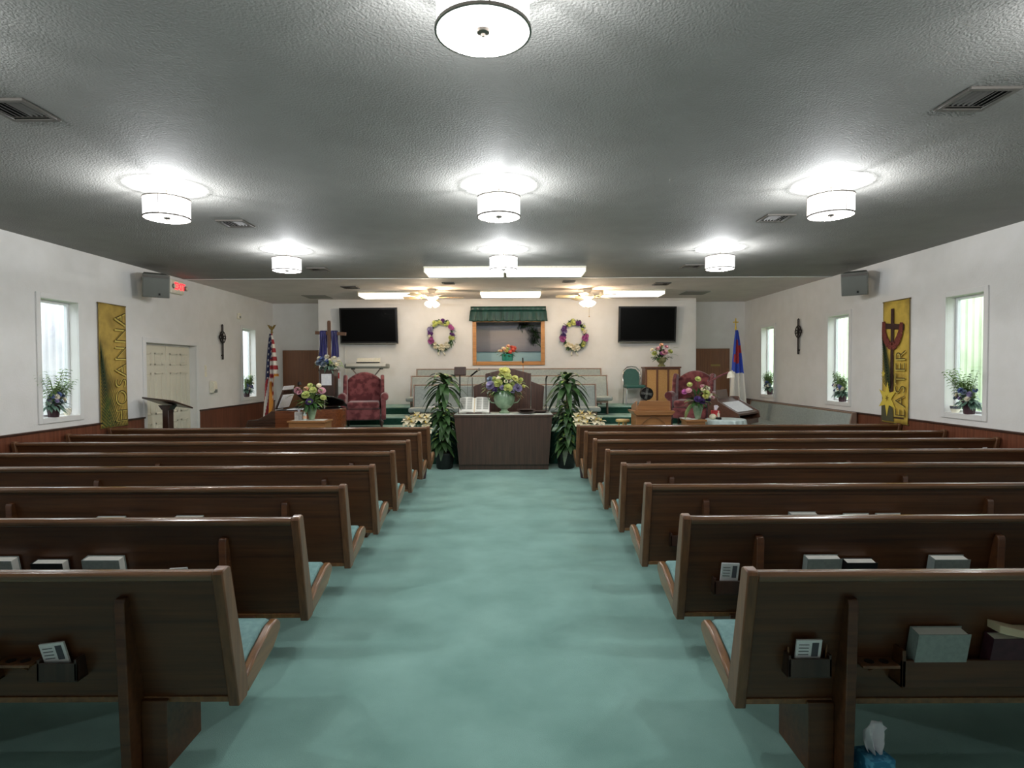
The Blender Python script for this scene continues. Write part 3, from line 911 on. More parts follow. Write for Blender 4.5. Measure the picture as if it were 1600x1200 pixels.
# urn bouquet on the communion table
t = thing('flower_urn', 'green two-handled urn of yellow and lavender flowers on the communion table', 'flower arrangement', (-.13, 9.98, .914))
MB().lathe([(0, 0), (.085, 0), (.09, .02), (.055, .05), (.05, .07), (.11, .10), (.165, .17), (.18, .24), (.172, .31), (.155, .36), (.165, .385), (.15, .385), (.14, .35), (0, .33)], n=28, caps=False, wav=.015, wn=14).build('urn', 'celadon', t)
for s in (-1, 1):
    MB().tube([(s * .15, 0, .17), (s * .22, 0, .18), (s * .27, 0, .25), (s * .285, 0, .33), (s * .25, 0, .37), (s * .235, 0, .335)], .009, n=8).build('handle', 'celadon', t)
fl = [('yellow', .02, -.02, .33, .09), ('lime', .06, -.06, .25, .07), ('lime', -.10, -.10, .14, .085), ('lime', .06, -.14, .06, .085), ('lavender', -.22, -.08, .10, .09), ('lavender', .22, -.10, .06, .085),
      ('yellow', .18, -.02, .22, .06), ('yellow', .25, 0, .16, .05), ('cream', .03, -.12, .17, .04), ('lavender', -.03, -.14, .07, .05), ('white', .12, -.08, .16, .04), ('lime', -.04, .04, .28, .06), ('steel', -.24, -.02, .20, .06), ('yellow', .32, -.04, .09, .035)]
fl += [('lime', -.17, .02, .2, .06), ('lavender', .13, -.12, .02, .06), ('cream', -.09, -.06, .22, .045), ('lime', .13, -.1, .12, .05), ('violet', -.15, -.12, .03, .05), ('white', -.28, 0, .14, .035), ('lime', .28, -.02, .2, .04), ('yellow', -.04, -.06, .36, .05)]
arrangement(t, (0, 0, .36), .24, .28, fl, 'leaf', 150, 21, .5, (.12, .22))
f = MB(); random.seed(5)
for k in range(46):
    s = random.choice((-1, 1)); f.leaf((s * random.uniform(.1, .28), random.uniform(-.1, .1), .30 + random.uniform(0, .12)), (s * .8, random.uniform(-.5, .3), random.uniform(-.2, .4)), random.uniform(.06, .11), .03, .6, 4)
f.build('autumn_leaves', 'brass', t)
# vase of spring flowers, left small table
t = thing('flower_vase', 'green vase of pink and lime flowers on the small table at left', 'flower arrangement', (-3.02, 8.96, .905))
MB().lathe([(0, 0), (.038, 0), (.045, .03), (.07, .13), (.078, .19), (.06, .225), (.05, .235), (.06, .25), (.05, .25), (.04, .23), (0, .22)], n=20, caps=False).build('vase', 'celadon', t)
fl = [('pink', -.19, -.05, .20, .06), ('pink', -.15, -.08, .17, .05), ('lime', -.04, -.12, .13, .07), ('lime', .04, -.05, .2, .06), ('pink', .17, -.04, .19, .06), ('lime', .2, -.08, .09, .05),
      ('cream', .12, -.02, .27, .04), ('peach', -.07, -.03, .22, .045), ('violet', 0, -.1, .03, .06), ('lime', -.02, .0, .27, .045)]
arrangement(t, (0, 0, .24), .2, .24, fl, 'leaf_light', 60, 31, .4, (.12, .24))
f = MB(); random.seed(8)
for k in range(20):
    f.leaf((random.uniform(-.05, .05), random.uniform(-.08, .02), .24), (random.uniform(-1, 1), random.uniform(-.9, 0), random.uniform(-.1, .4)), random.uniform(.12, .2), .05, .6, 4)
f.build('dark_leaves', 'leaf', t)
# vase of spring flowers, right small table
t = thing('flower_vase', 'green vase of purple, pink and lime flowers in front of the right armchair', 'flower arrangement', (2.83, 9.06, .882))
MB().lathe([(0, 0), (.038, 0), (.045, .03), (.07, .13), (.078, .19), (.06, .225), (.05, .235), (.06, .25), (.05, .25), (.04, .23), (0, .22)], n=20, caps=False).build('vase', 'celadon', t)
fl = [('magenta', -.21, -.04, .17, .05), ('pink', -.16, -.07, .19, .05), ('lime', -.13, -.02, .28, .045), ('lime', .0, 0, .36, .05), ('lime', .1, -.08, .15, .06), ('yellow', .08, -.1, .10, .05), ('violet', -.04, -.12, .06, .06),
      ('violet', .03, -.1, .03, .055), ('violet', .14, -.02, .05, .05), ('pink', .07, 0, .25, .04), ('white', .15, 0, .22, .04), ('cream', .06, -.05, .2, .04), ('pink', .22, 0, .08, .035)]
arrangement(t, (0, 0, .24), .18, .26, fl, 'leaf', 60, 33, .4, (.10, .2))
f = MB()
for k in range(5):
    f.leaf((-.03 - .02 * k * .3, -.02, .23), (-1, -.3, .5 - .25 * k), .2, .035, .9, 5)
f.leaf((.05, 0, .25), (1, 0, .4), .28, .03, .1, 5); f.leaf((.05, 0, .27), (1, .1, .7), .26, .03, .1, 5)
f.build('long_leaves', 'leaf_light', t)
# bowl of roses in the painted opening
t = thing('flower_bowl', 'teal glass bowl of coral and peach flowers in the framed opening', 'flower arrangement', (-.10, 13.30, 1.835))
MB().lathe([(0, 0), (.11, 0), (.12, .02), (.125, .14), (.13, .155), (.12, .155), (.11, .03), (0, .02)], n=24, caps=False, wav=.02, wn=12).build('bowl', 'teal_bowl', t)
fl = [('coral', .12, -.06, .10, .06), ('coral', .06, -.09, .06, .05), ('coral', .1, -.02, .17, .05), ('peach', -.05, -.08, .12, .055), ('peach', -.13, -.05, .09, .05), ('cream', -.09, 0, .15, .045), ('lime', 0, -.08, .14, .04), ('peach', .02, 0, .19, .055), ('lime', -.02, -.1, .09, .05), ('coral', .15, 0, .15, .06), ('cream', -.18, 0, .09, .04)]
arrangement(t, (0, 0, .13), .16, .12, fl, 'leaf', 50, 35, .4, (.08, .15))
# stone urn of flowers on the speaker cabinet
t = thing('flower_urn', 'stone urn of pink flowers on top of the wooden cabinet', 'flower arrangement', (3.17, 12.62, 1.695))
MB().lathe([(0, 0), (.075, 0), (.08, .02), (.045, .05), (.05, .07), (.095, .11), (.105, .17), (.1, .19), (.085, .17), (0, .15)], n=20, caps=False, wav=.03, wn=10).build('urn', 'urn', t)
fl = [('pink', .04, -.1, .12, .075), ('magenta', .0, -.08, .10, .06), ('pink', -.09, -.04, .2, .05), ('lime', -.15, 0, .1, .06), ('pink', .1, 0, .24, .05), ('lime', .18, 0, .14, .06), ('peach', .0, 0, .28, .05), ('magenta', -.03, 0, .22, .04), ('cream', -.2, 0, .18, .04)]
arrangement(t, (0, 0, .17), .2, .24, fl, 'leaf', 60, 37, .35, (.1, .22))

# tall corn plants either side of the table
def corn_plant(loc, label, seed, heads):
    random.seed(seed)
    t = thing('potted_plant', label, 'potted plant', loc, group='tall plants beside the communion table')
    MB().lathe([(0, 0), (.12, 0), (.135, .02), (.158, .235), (.17, .24), (.17, .27), (.15, .27), (.145, .2), (0, .19)], n=24, caps=False).build('pot', 'pot_black', t)
    MB().lathe([(0, .215), (.146, .22)], n=24, caps=False).build('soil', 'soil', t)
    for k, (x, y, z, n, L) in enumerate(heads):
        MB().tube([(x * .5, y * .5, .2), (x * .8, y * .7, z * .6), (x, y, z)], [.028, .024, .02], n=8).build('cane', 'cane', t)
        d, st = MB(), MB()
        for i in range(n):
            a = i * 2.39996 + random.uniform(-.3, .3); u = i / n
            e = -.05 + 1.1 * u
            dr = Vector((math.cos(a) * math.cos(e), math.sin(a) * math.cos(e), math.sin(e)))
            p = Vector((x, y, z - .14 + .2 * u)); Lf = L * random.uniform(.75, 1.1); w = random.uniform(.085, .125)
            d.leaf(p, dr, Lf, w, .95 - .3 * u, 7, .25)
            if u > .45 and i % 2 == 0:
                st.leaf(p + Vector((0, 0, .004)), dr, Lf * .97, w * .3, .95 - .3 * u, 7, .25)
        cr = d.build('leaves', 'leaf_dark', t)
        st.build('yellow_green_stripes', 'leaf_stripe', cr)
    return t
corn_plant((-1.13, 9.90, 0), 'tall leafy corn plant in a black pot left of the communion table', 41, [(.0, 0.02, 1.44, 34, .43), (-.04, .06, .98, 30, .30), (.02, -.02, .78, 30, .28), (-.04, -.04, .52, 34, .29)])
corn_plant((.90, 9.90, 0), 'tall leafy corn plant in a black pot right of the communion table', 43, [(.02, 0.02, 1.44, 34, .43), (.03, .06, 1.02, 32, .33), (.03, -.03, .78, 30, .29), (.0, -.04, .50, 34, .29)])
# lilies behind the front pews
def lilies(loc, label, seed, heads):
    random.seed(seed)
    t = thing('potted_lily', label, 'potted plant', loc, group='potted lilies behind the front pews')
    MB().lathe([(0, 0), (.085, 0), (.11, .2), (.12, .205), (.12, .23), (.105, .23), (0, .2)], n=18, caps=False).build('pot', 'pot_maroon', t)
    f = MB()
    for x, y, z in heads:
        f.tube([(x * .2, y * .2, .2), (x * .7, y * .7, z * .7), (x, y, z - .03)], .006, n=6)
        for i in range(12):
            a = i * 2.4; f.leaf((x * (.3 + .05 * i), y * (.3 + .05 * i), .25 + (z - .35) * i / 12), (math.cos(a), math.sin(a), .35), random.uniform(.09, .15), .025, .5, 4)
    f.build('stems_and_leaves', 'leaf_dark', t)
    for x, y, z in heads:
        a0 = random.uniform(0, 6)
        q = Vector((math.cos(a0) * .4, -.8, .45)).normalized().to_track_quat('Z', 'Y').to_matrix().to_4x4()
        b = MB(); m = tr(x, y, z) @ q
        for i in range(6):
            a = 2 * PI * i / 6
            dr = q.to_3x3() @ Vector((math.cos(a) * .75, math.sin(a) * .75, .55))
            b.leaf(m @ Vector((.01 * math.cos(a), .01 * math.sin(a), -.02)), dr, .092, .085, .25, 5, .35)
        fl = b.build('flower', 'cream', t)
        MB().tube([m @ Vector((0, 0, 0)), m @ Vector((0, 0, .055))], [.006, .009], n=6).build('stamen', 'gold', fl)
    return t
lilies((-1.40, 9.0, 0), 'cream lilies in a pot behind the front left pew', 51, [(-.17, -.02, .90), (-.06, .02, .95), (.02, -.05, .93), (.10, -.02, .84), (.10, .05, .92), (-.10, -.06, .86), (.12, -.06, .76), (-.2, .04, .86)])
lilies((1.12, 9.0, 0), 'cream lilies in a pot behind the front right pew', 52, [(-.14, -.02, .93), (-.06, .04, .97), (.06, .0, .96), (-.12, -.06, .86), (.14, -.02, .88), (.22, .02, .86), (.0, -.06, .84), (-.02, -.02, .9)])
# wreaths on the platform wall
def wreath(loc, label, seed, cols):
    random.seed(seed)
    t = thing('flower_wreath', label, 'wreath', loc, group='wreaths on the platform wall')
    f = MB()
    rx, rz = .235, .27
    for i in range(240):
        a = random.uniform(0, 2 * PI); k = random.uniform(.82, 1.15)
        f.leaf((rx * k * math.cos(a), -.03 - random.uniform(0, .04), rz * k * math.sin(a)), (math.cos(a + random.uniform(-1, 1)), -.4, math.sin(a + random.uniform(-1, 1))), random.uniform(.06, .11), .03, .2, 3)
    f.tube([(rx * math.cos(2 * PI * i / 24), -.015, rz * math.sin(2 * PI * i / 24)) for i in range(25)], .018, n=6)
    f.build('greenery', 'leaf', t)
    for a, m, r in cols:
        a = R(a) + random.uniform(-.05, .05)
        for j in range(4):
            k = 1 + random.uniform(-.16, .2)
            aa = a + random.uniform(-.17, .17)
            MB().bloom((rx * k * math.cos(aa), -.075 - random.uniform(0, .02), rz * k * math.sin(aa)), r * random.uniform(.7, 1.05), (math.cos(aa) * .5, -1, math.sin(aa) * .5), 6, 3).build('flower', m, t)
    # white ribbon bow with tails
    b = MB()
    for s in (-1, 1):
        b.grid(lambda u, v, s=s: Vector((s * (.10 * math.sin(PI * u) + .02), -.09 - .03 * math.sin(2 * PI * u), -rz + .015 + (.06 * (u - .5)) + .035 * (v - .5))), 10, 2)
        b.grid(lambda u, v, s=s: Vector((s * (.015 + .05 * u) + .015 * math.sin(8 * u + s) + .03 * (v - .5), -.07 - .01 * math.sin(9 * u), -rz - .19 * u)), 10, 2)
    b.build('ribbon', 'white', t, solid=.002)
    return t
wreath((-1.555, YF - .012, 2.42), 'flower wreath on the wall between left television and valance', 61,
       [(90, 'lime', .05), (75, 'purple', .05), (120, 'lime', .055), (55, 'lime', .04), (30, 'magenta', .055), (150, 'lavender', .055), (0, 'purple', .04), (-25, 'lime', .055), (175, 'purple', .05), (205, 'magenta', .06), (235, 'cream', .05), (-60, 'white', .05), (-90, 'cream', .05), (195, 'white', .035)])
wreath((1.375, YF - .012, 2.40), 'flower wreath on the wall between valance and right television', 62,
       [(95, 'lime', .06), (65, 'purple', .055), (125, 'lime', .04), (150, 'purple', .06), (160, 'lavender', .045), (40, 'lime', .035), (10, 'cream', .04), (-10, 'magenta', .065), (-40, 'lime', .06), (200, 'magenta', .055), (180, 'violet', .045), (230, 'cream', .05), (-75, 'white', .05), (-100, 'cream', .05)])

# ------------------------------------------------------------------ communion table and what stands on it
t = thing('communion_table', 'dark wooden communion table with tapered front at the end of the aisle', 'table', (-.14, 9.71, 0))
MB().prism([(-.805, .87), (.795, .87), (.735, .085), (-.735, .085)], 0, .03, 'y').build('front_panel', 'table_wood', t, bevel=.004)
MB().prism([(-.805, .87), (-.78, .87), (-.71, .085), (-.735, .085)], .03, .56, 'y').build('side_panel', 'table_wood', t)
MB().prism([(.795, .87), (.77, .87), (.71, .085), (.735, .085)], .03, .56, 'y').build('side_panel', 'table_wood', t)
MB().box(-.735, .735, .03, .56, 0, .082).build('plinth', 'table_wood', t, bevel=.003)
MB().box(-.828, .818, -.012, .58, .866, .908).build('tabletop', 'table_wood', t, bevel=.012)
tag(MB().box(-.81, .80, .0, .57, 0, .005).build('table_runner', 'runner', None, bevel=.002, loc=(-.14, 9.71, .908)), 'pale cloth covering the top of the communion table', 'tablecloth')
# open bible on a stand
t = thing('book_stand', 'dark wooden stand under the open bible on the communion table', 'book stand', (-.63, 9.93, .913))
MB().box(-.13, .13, -.09, .09, 0, .02).build('base', 'dark_wood', t, bevel=.004)
MB().tube([(0, .0, .02), (0, .0, .055)], [.03, .02], n=12).build('post', 'dark_wood', t)
m = tr(0, -.0, .06) @ rotx(R(48))
MB().box(-.2, .2, -.10, .16, -.008, 0, m).box(-.2, .2, -.105, -.095, 0, .03, m).build('ledge', 'dark_wood', t, bevel=.002)
t = thing('bible', 'large open bible with pale pages on the communion table', 'book', (-.63, 9.93, .913))
m = tr(0, 0, .0625) @ rotx(R(48))
MB().box(-.265, .265, -.085, .235, 0, .006, m).build('cover', 'book_maroon', t)
pg = MB()
prof = [(0, .028), (.04, .052), (.11, .058), (.19, .05), (.25, .036), (.25, .007), (0, .007)]
pg.prism(prof, -.08, .23, 'y') ; 
for v in pg.bm.verts: pass
b2 = MB()
for s in (-1, 1):
    b2.prism([(s * x, z) for x, z in prof], -.08, .23, 'y', m)
pg.bm.free()
o = b2.build('page_block', 'pages', t)
l = MB()
for s in (-1, 1):
    for c in (.035, .145):
        for i in range(13):
            y = .2 - i * .019
            l.box(min(s * c, s * (c + .085)), max(s * c, s * (c + .085)), y, y + .006, .0605, .061, m)
l.build('printed_lines', 'greygrille', t, smooth=False)
MB().box(-.008, .008, -.09, .22, .03, .034, m).build('bookmark', 'book_cream', t)
# offering plates
def plate(x, y, z, r, label):
    t = thing('offering_plate', label, 'plate', (x, y, z), group='offering plates on the communion table')
    MB().lathe([(0, 0), (r * .6, 0), (r * .7, .014), (r * .98, .03), (r, .036), (r * .93, .036), (r * .66, .018), (0, .012)], n=32, caps=False).build('dish', 'dark_wood', t)
    MB().lathe([(0, .0125), (r * .62, .0165)], n=28, caps=False).build('felt', 'maroon', t)
    return t
plate(.235, 9.88, .913, .155, 'lower dark offering plate of the stack on the communion table')
plate(.235, 9.88, .949, .155, 'upper dark offering plate of the stack on the communion table')
plate(.47, 10.05, .913, .15, 'single dark offering plate at the right end of the communion table')

# ------------------------------------------------------------------ pulpit, microphones
t = thing('pulpit', 'large dark wooden pulpit with a gabled centre panel behind the communion table', 'pulpit', (-.06, 10.62, .58))
MB().prism([(-.40, .0), (.38, .0), (.40, .99), (0, 1.095), (-.415, .99)], -.035, .0, 'y').build('centre_panel', 'pulpit_wood', t, bevel=.006)
for s in (-1, 1):
    a = [(s * .40, 0), (s * .58, 0), (s * .635, .765), (s * .40, .855)]
    MB().prism(a, -.015, .012, 'y').build('wing_panel', 'pulpit_wood', t, bevel=.005)
    MB().prism([(.0, 0), (.0, .76), (.30, .66), (.30, 0)], min(s * .55, s * .58), max(s * .55, s * .58), 'x').build('side_panel', 'pulpit_wood', t)
MB().prism([(.0, .97), (.0, 1.0), (.30, .88), (.30, .85)], -.40, .40, 'x').build('desk_top', 'pulpit_wood', t, bevel=.004)
t = thing('microphone', 'black gooseneck microphone rising from the pulpit', 'microphone', (.20, 10.72, 1.545))
MB().lathe([(.02, 0), (.02, .02), (.008, .03), (.008, .05)], n=12).build('base', 'black', t)
MB().tube([(0, 0, .04), (.0, .0, .16), (-.003, -.02, .22)], .0065, n=8).build('gooseneck', 'amber', t)
MB().tube([(-.003, -.02, .22), (-.006, -.05, .31)], [.012, .011], n=10).build('mic_head', 'black', t)
t = thing('microphone_stand', 'slim stand with black microphone left of the pulpit', 'microphone', (-.70, 10.48, .58))
MB().lathe([(0, 0), (.11, 0), (.11, .012), (.02, .025), (0, .03)], n=24, caps=False).build('base', 'black', t)
MB().tube([(0, 0, .02), (0, 0, .98)], .008).build('pole', 'nickel', t)
MB().tube([(-.015, .0, .965), (.05, -.05, 1.01)], .014).build('clip', 'black', t)
h = MB().tube([(-.03, .02, .955), (.10, -.08, 1.05)], [.011, .017], n=12).build('mic_body', 'black', t)
MB().ball((.125, -.10, 1.07), .026, 2).build('mic_grille', 'nickel', h)
MB().tube([(-.03, .02, .955), (-.07, .02, .93), (-.085, .02, .8), (-.08, 0, .3), (-.03, 0, .02)], .003, n=6).build('cable', 'black', t)
t = thing('microphone_stand', 'bare slim stand right of the pulpit beside the corn plant', 'microphone', (.60, 10.5, .58))
MB().lathe([(0, 0), (.11, 0), (.11, .012), (.02, .025), (0, .03)], n=24, caps=False).build('base', 'black', t)
MB().tube([(0, 0, .02), (0, 0, .86)], .009).build('pole', 'black', t)
MB().tube([(0, 0, .85), (.0, -.02, .9), (.01, -.07, .94)], [.012, .014, .018]).build('mic_body', 'black', t)
t = thing('music_stand', 'dark stand head showing behind the top of the left corn plant', 'music stand', (-.92, 10.50, .58))
MB().tube([(0, 0, .02), (0, 0, 1.0)], .012).build('pole', 'black', t)
MB().lathe([(0, 0), (.14, 0), (.14, .012), (.02, .03), (0, .03)], n=20, caps=False).build('base', 'black', t)
MB().box(-.10, .11, -.02, .02, -.04, .12, tr(0, 0, 1.0) @ rotx(R(-18))).build('desk', 'dark_wood', t, bevel=.012)

# ------------------------------------------------------------------ choir pews (green upholstered, facing the camera)
def choir_pew(x0, x1, yb, zb, top, seat_z, label, depth=.46, facing=None, group='green upholstered choir pews'):
    t = thing('choir_pew', label, 'pew', ((x0 + x1) / 2, yb, zb), group=group)
    w = (x1 - x0) / 2
    h = top - zb; sz = seat_z - zb
    MB().prism([(-.0, h - .02), (-.035, h - .03), (-.11, sz), (-.06, sz - .06), (.0, sz)], -w + .025, w - .025).build('backrest', 'choir', t, bevel=.012)
    MB().box(-w + .02, w - .02, -.02, .03, h - .028, h).build('top_rail', 'choir_wood', t, bevel=.008)
    MB().box(-w - .04, w + .04, -depth, -.07, sz - .075, sz + .012).build('seat_cushion', 'choir', t, bevel=.03, seg=3)
    MB().box(-w + .05, w - .05, -depth + .05, -.08, sz - .115, sz - .07).build('seat_board', 'choir_wood', t)
    for s in (-1, 1):
        a, b = sorted((s * (w - .025), s * w))
        MB().prism([(.03, h), (-.04, h), (-.125, sz + .02), (-.125, .0), (.03, 0)], a, b).build('end_panel', 'choir_wood', t, bevel=.005)
        a, b = sorted((s * (w - .25), s * (w - .28)))
        MB().box(a, b, -depth + .1, -.0, 0, sz - .1).build('leg', 'dark_wood', t)
    return t
choir_pew(-1.89, 1.61, 11.42, .58, 1.365, .925, 'lowest green upholstered choir pew, directly behind the pulpit', .40)
choir_pew(-2.07, 1.955, 12.2, .73, 1.525, 1.09, 'middle green upholstered choir pew, the widest of the three', .44)
choir_pew(-2.08, 1.945, 12.98, .88, 1.668, 1.25, 'highest green upholstered choir pew against the platform wall', .42)
t = choir_pew(-2.0, 2.0, 0, 0, .945, .56, 'long green padded pew along the right wall under the windows', .46, group=None)
t.location = (5.40, 11.36, 0); t.rotation_euler = (0, 0, R(-90))
tag(MB().box(-.06, .06, -.045, .045, 0, .012).build('paper_slip', 'paper', None, bevel=.002, loc=(-1.52, 11.2, .94)), 'small white paper slip on the seat of the lowest choir pew', 'paper')

# ------------------------------------------------------------------ wing armchairs
def armchair(loc, rz, label):
    t = thing('wing_armchair', label, 'armchair', loc, rz, 'maroon wing armchairs on the platform')
    b = MB()
    pts = [(-.33, .30), (-.33, .86)] + [(-.33 + .66 * i / 12, .86 + .17 * math.sin(PI * i / 12) ** .8) for i in range(1, 12)] + [(.33, .86), (.33, .30)]
    mt = tr(0, .26, 0) @ Matrix.Shear('XZ', 4, (0, 0)) 
    sh = Matrix(((1, 0, 0, 0), (0, 1, .14, .20), (0, 0, 1, 0), (0, 0, 0, 1)))
    b.prism(pts, 0, .13, 'y', sh)
    b.build('backrest', 'maroon', t, bevel=.035, seg=3)
    MB().box(-.30, .30, -.36, .24, .16, .36).build('seat_frame', 'maroon', t, bevel=.025, seg=3)
    MB().box(-.285, .285, -.40, .24, .355, .49).build('seat_cushion', 'maroon', t, bevel=.045, seg=3)
    for s in (-1, 1):
        m = tr(s * .34, 0, 0)
        w = MB().prism([(.34, .40), (.02, .52), (-.02, .66), (.03, .86), (.16, .98), (.40, .96)], -.035, .035, 'x', m)
        w.build('wing', 'maroon', t, bevel=.025, seg=3)
        a = MB().prism([(-.36, .16), (-.36, .56), (.26, .58), (.26, .16)], -.045, .045, 'x', tr(s * .355, 0, 0))
        ar = a.build('arm', 'maroon', t, bevel=.02, seg=2)
        MB().lathe([(0, -.37), (.062, -.37), (.072, -.355), (.075, .2), (.05, .24), (0, .24)], n=16, caps=False, mtx=tr(s * .375, 0, .575) @ Matrix(((1, 0, 0, 0), (0, 0, 1, 0), (0, -1, 0, 0), (0, 0, 0, 1)))).build('arm_roll', 'maroon', ar)
    for x, y in ((-.31, -.31), (.31, -.31), (-.28, .28), (.28, .28)):
        k = 1 if x > 0 else -1; q = -1 if y < 0 else 1
        MB().tube([(x, y, .17), (x + k * .025, y + q * .02, .12), (x + k * .01, y + q * .005, .04), (x + k * .03, y + q * .03, 0)], [.032, .03, .017, .022], n=10).build('leg', 'dark_wood', t)
    return t
armchair((-2.76, 11.08, .58), R(12), 'maroon wing armchair left of the pulpit, below the left television')
a2 = armchair((3.36, 11.08, .58), R(-25), 'maroon wing armchair at right in front of the wooden cabinet')

# ------------------------------------------------------------------ painted opening and valance
t = thing('picture_frame', 'orange wooden frame round the painted opening in the platform wall', 'frame', (-.07, YF, 2.26))
w = .085
for q in ((-.80, -.80 + w, -.52, .52), (.80 - w, .80, -.52, .52), (-.80 + w, .80 - w, -.52, -.52 + w), (-.80 + w, .80 - w, .52 - w, .52)):
    MB().box(q[0], q[1], -.03, 0, q[2], q[3]).build('frame_board', 'frame_wood', t, bevel=.006)
tm = bpy.data.materials.new('lake_painting'); tm.use_nodes = True
nt = tm.node_tree; b = nt.nodes['Principled BSDF']; b.inputs['Roughness'].default_value = .7
tc = nt.nodes.new('ShaderNodeTexCoord'); sx = nt.nodes.new('ShaderNodeSeparateXYZ'); nt.links.new(tc.outputs['Object'], sx.inputs[0])
nz = nt.nodes.new('ShaderNodeTexNoise'); nz.inputs['Scale'].default_value = 3; nz.inputs['Detail'].default_value = 6
mp = nt.nodes.new('ShaderNodeMapping'); mp.inputs['Scale'].default_value = (1, 1, 5)
nt.links.new(tc.outputs['Object'], mp.inputs[0]); nt.links.new(mp.outputs[0], nz.inputs['Vector'])
ad = nt.nodes.new('ShaderNodeMath'); ad.operation = 'MULTIPLY_ADD'; ad.inputs[1].default_value = .25
nt.links.new(nz.outputs['Fac'], ad.inputs[0]); nt.links.new(sx.outputs['Z'], ad.inputs[2])
rp = nt.nodes.new('ShaderNodeValToRGB'); cr = rp.color_ramp
cr.elements[0].position = .1; cr.elements[0].color = lin('8a8a92')
cr.elements[1].position = .95; cr.elements[1].color = lin('98a2b2')
for p_, c_ in ((.25, 'a5a1a7'), (.45, 'bcb5b6'), (.6, 'c2bab7'), (.75, 'a8abb6')):
    e = cr.elements.new(p_); e.color = lin(c_)
nt.links.new(ad.outputs[0], rp.inputs[0]); nt.links.new(rp.outputs[0], b.inputs['Base Color'])
t = thing('painting', 'grey dusk lake painting with an overhanging tree inside the framed opening', 'painting', (-.07, YF + .70, 2.06))
MB().box(-1.1, 1.1, 0, .02, 0, 1.0).build('canvas', tm, t, smooth=False)
random.seed(3)
f = MB()
def branch(p, d, L, dep):
    q = p + d * L
    f.tube([p, (p + q) / 2 + Vector((0, 0, random.uniform(-.02, .02))), q], [.009 * .7 ** (3 - dep), .008 * .7 ** (3 - dep), .004], n=5)
    if dep:
        for k in range(3):
            branch(p + d * L * random.uniform(.5, 1), (d + Vector((random.uniform(-.7, .4), 0, random.uniform(-.3, .7)))).normalized(), L * .6, dep - 1)
    else:
        for k in range(9):
            a = random.uniform(0, 6.3); c = q + Vector((random.uniform(-.09, .09), random.uniform(-.004, .004), random.uniform(-.06, .06)))
            f.leaf(c, (math.cos(a), random.uniform(-.05, .05), math.sin(a)), .07, .02, .1, 3)
f.tube([(.95, -.006, -.0), (.92, -.006, .5), (.96, -.006, 1.0)], [.03, .022, .018], n=6)
branch(Vector((.84, -.008, .06)), Vector((-.75, 0, .5)).normalized(), .20, 3)
branch(Vector((.86, -.008, .26)), Vector((-.75, 0, .30)).normalized(), .18, 3)
branch(Vector((.86, -.008, .42)), Vector((-.8, 0, .1)).normalized(), .18, 3)
branch(Vector((.80, -.008, .60)), Vector((-.95, 0, .02)).normalized(), .26, 3)
f.build('painted_tree', 'leaf_dark', t)
t = thing('valance', 'gathered dark green satin valance over the painted opening', 'valance', (-.075, YF, 2.71))
random.seed(4)
ph = [random.uniform(0, 6) for _ in range(5)]
def vf(u, v):
    x = (u - .5) * 1.68 * (1 + .03 * v)
    g = (math.sin(46 * u + ph[0]) * .5 + math.sin(77 * u + ph[1]) * .35 + math.sin(131 * u + ph[2]) * .25)
    return Vector((x, -.085 - g * .022 * v - .03 * v, .235 - .235 * v + .006 * math.sin(60 * u + ph[3]) * v))
MB().grid(vf, 240, 8).build('ruffle', 'green_satin', t, solid=.003)
def vg(u, v):
    x = (u - .5) * 1.66
    return Vector((x, -.09 + .004 * math.sin(90 * u + ph[1]) - .01 * math.sin(PI * v), .225 + .10 * v))
MB().grid(vg, 160, 4).build('header', 'green_satin', t, solid=.003)
MB().box(-.83, .83, -.085, 0, .215, .325).build('mounting_board', 'dark_wood', t)

# ------------------------------------------------------------------ televisions
def tv(x, z, label, rz):
    t = thing('television', label, 'television', (x, YF - .14, z), rz, 'flat televisions on the platform wall')
    t.rotation_euler = (R(5), 0, rz)
    MB().box(-.64, .64, -.03, .03, -.395, .395).build('body', 'black', t, bevel=.006)
    MB().box(-.60, .60, -.032, -.029, -.34, .36).build('screen', 'screen', t, smooth=False)
    MB().box(-.63, .63, -.034, -.02, -.39, -.375).build('lower_bezel', 'grey', t, bevel=.002)
    m = MB().box(-.2, .2, .03, .10, -.2, .2).build('wall_bracket', 'black', t)
    return t
tv(-3.14, 2.615, 'large black flat television on the left of the platform wall', R(-3))
tv(2.975, 2.62, 'large black flat television on the right of the platform wall', R(3))

# ------------------------------------------------------------------ platform left: keyboard, pedestal with draped cross
t = thing('electronic_keyboard', 'slim electronic keyboard with music rest on a folding stand behind the left armchair', 'keyboard', (-3.09, 12.72, .88))
MB().box(-.455, .455, -.14, .14, .80, .90).build('body', 'grey', t, bevel=.025)
MB().box(-.42, .42, -.143, -.02, .845, .902).build('keys', 'key_white', t, bevel=.003)
MB().box(-.25, .25, -.004, .004, 0, .13, tr(0, .11, .90) @ rotx(R(-15))).build('music_rest', 'white', t, bevel=.002)
MB().box(-.25, .25, -.03, .01, .915, .94, tr(0, .08, 0)).build('rest_ledge', 'black', t)
for s in (-1, 1):
    MB().tube([(s * .30, -.1, .795), (-s * .34, -.1, .02), (-s * .34, .12, .02)], .014, n=8).build('stand_leg', 'nickel', t)
    MB().tube([(s * .30, -.12, .79), (s * .30, .12, .79)], .014, n=8).build('stand_arm', 'black', t)
t = thing('pedestal', 'tall wooden pedestal with a white sheet on its front, left of the armchair', 'pedestal', (-3.40, 11.05, .58))
MB().box(-.135, .135, -.135, .135, .0, 1.07).build('box', 'dark_wood', t, bevel=.004)
MB().box(-.15, .15, -.15, .15, 1.06, 1.08).build('top', 'dark_wood', t, bevel=.004)
MB().box(-.095, .09, -.139, -.135, .79, 1.0).build('sheet', 'paper', t)
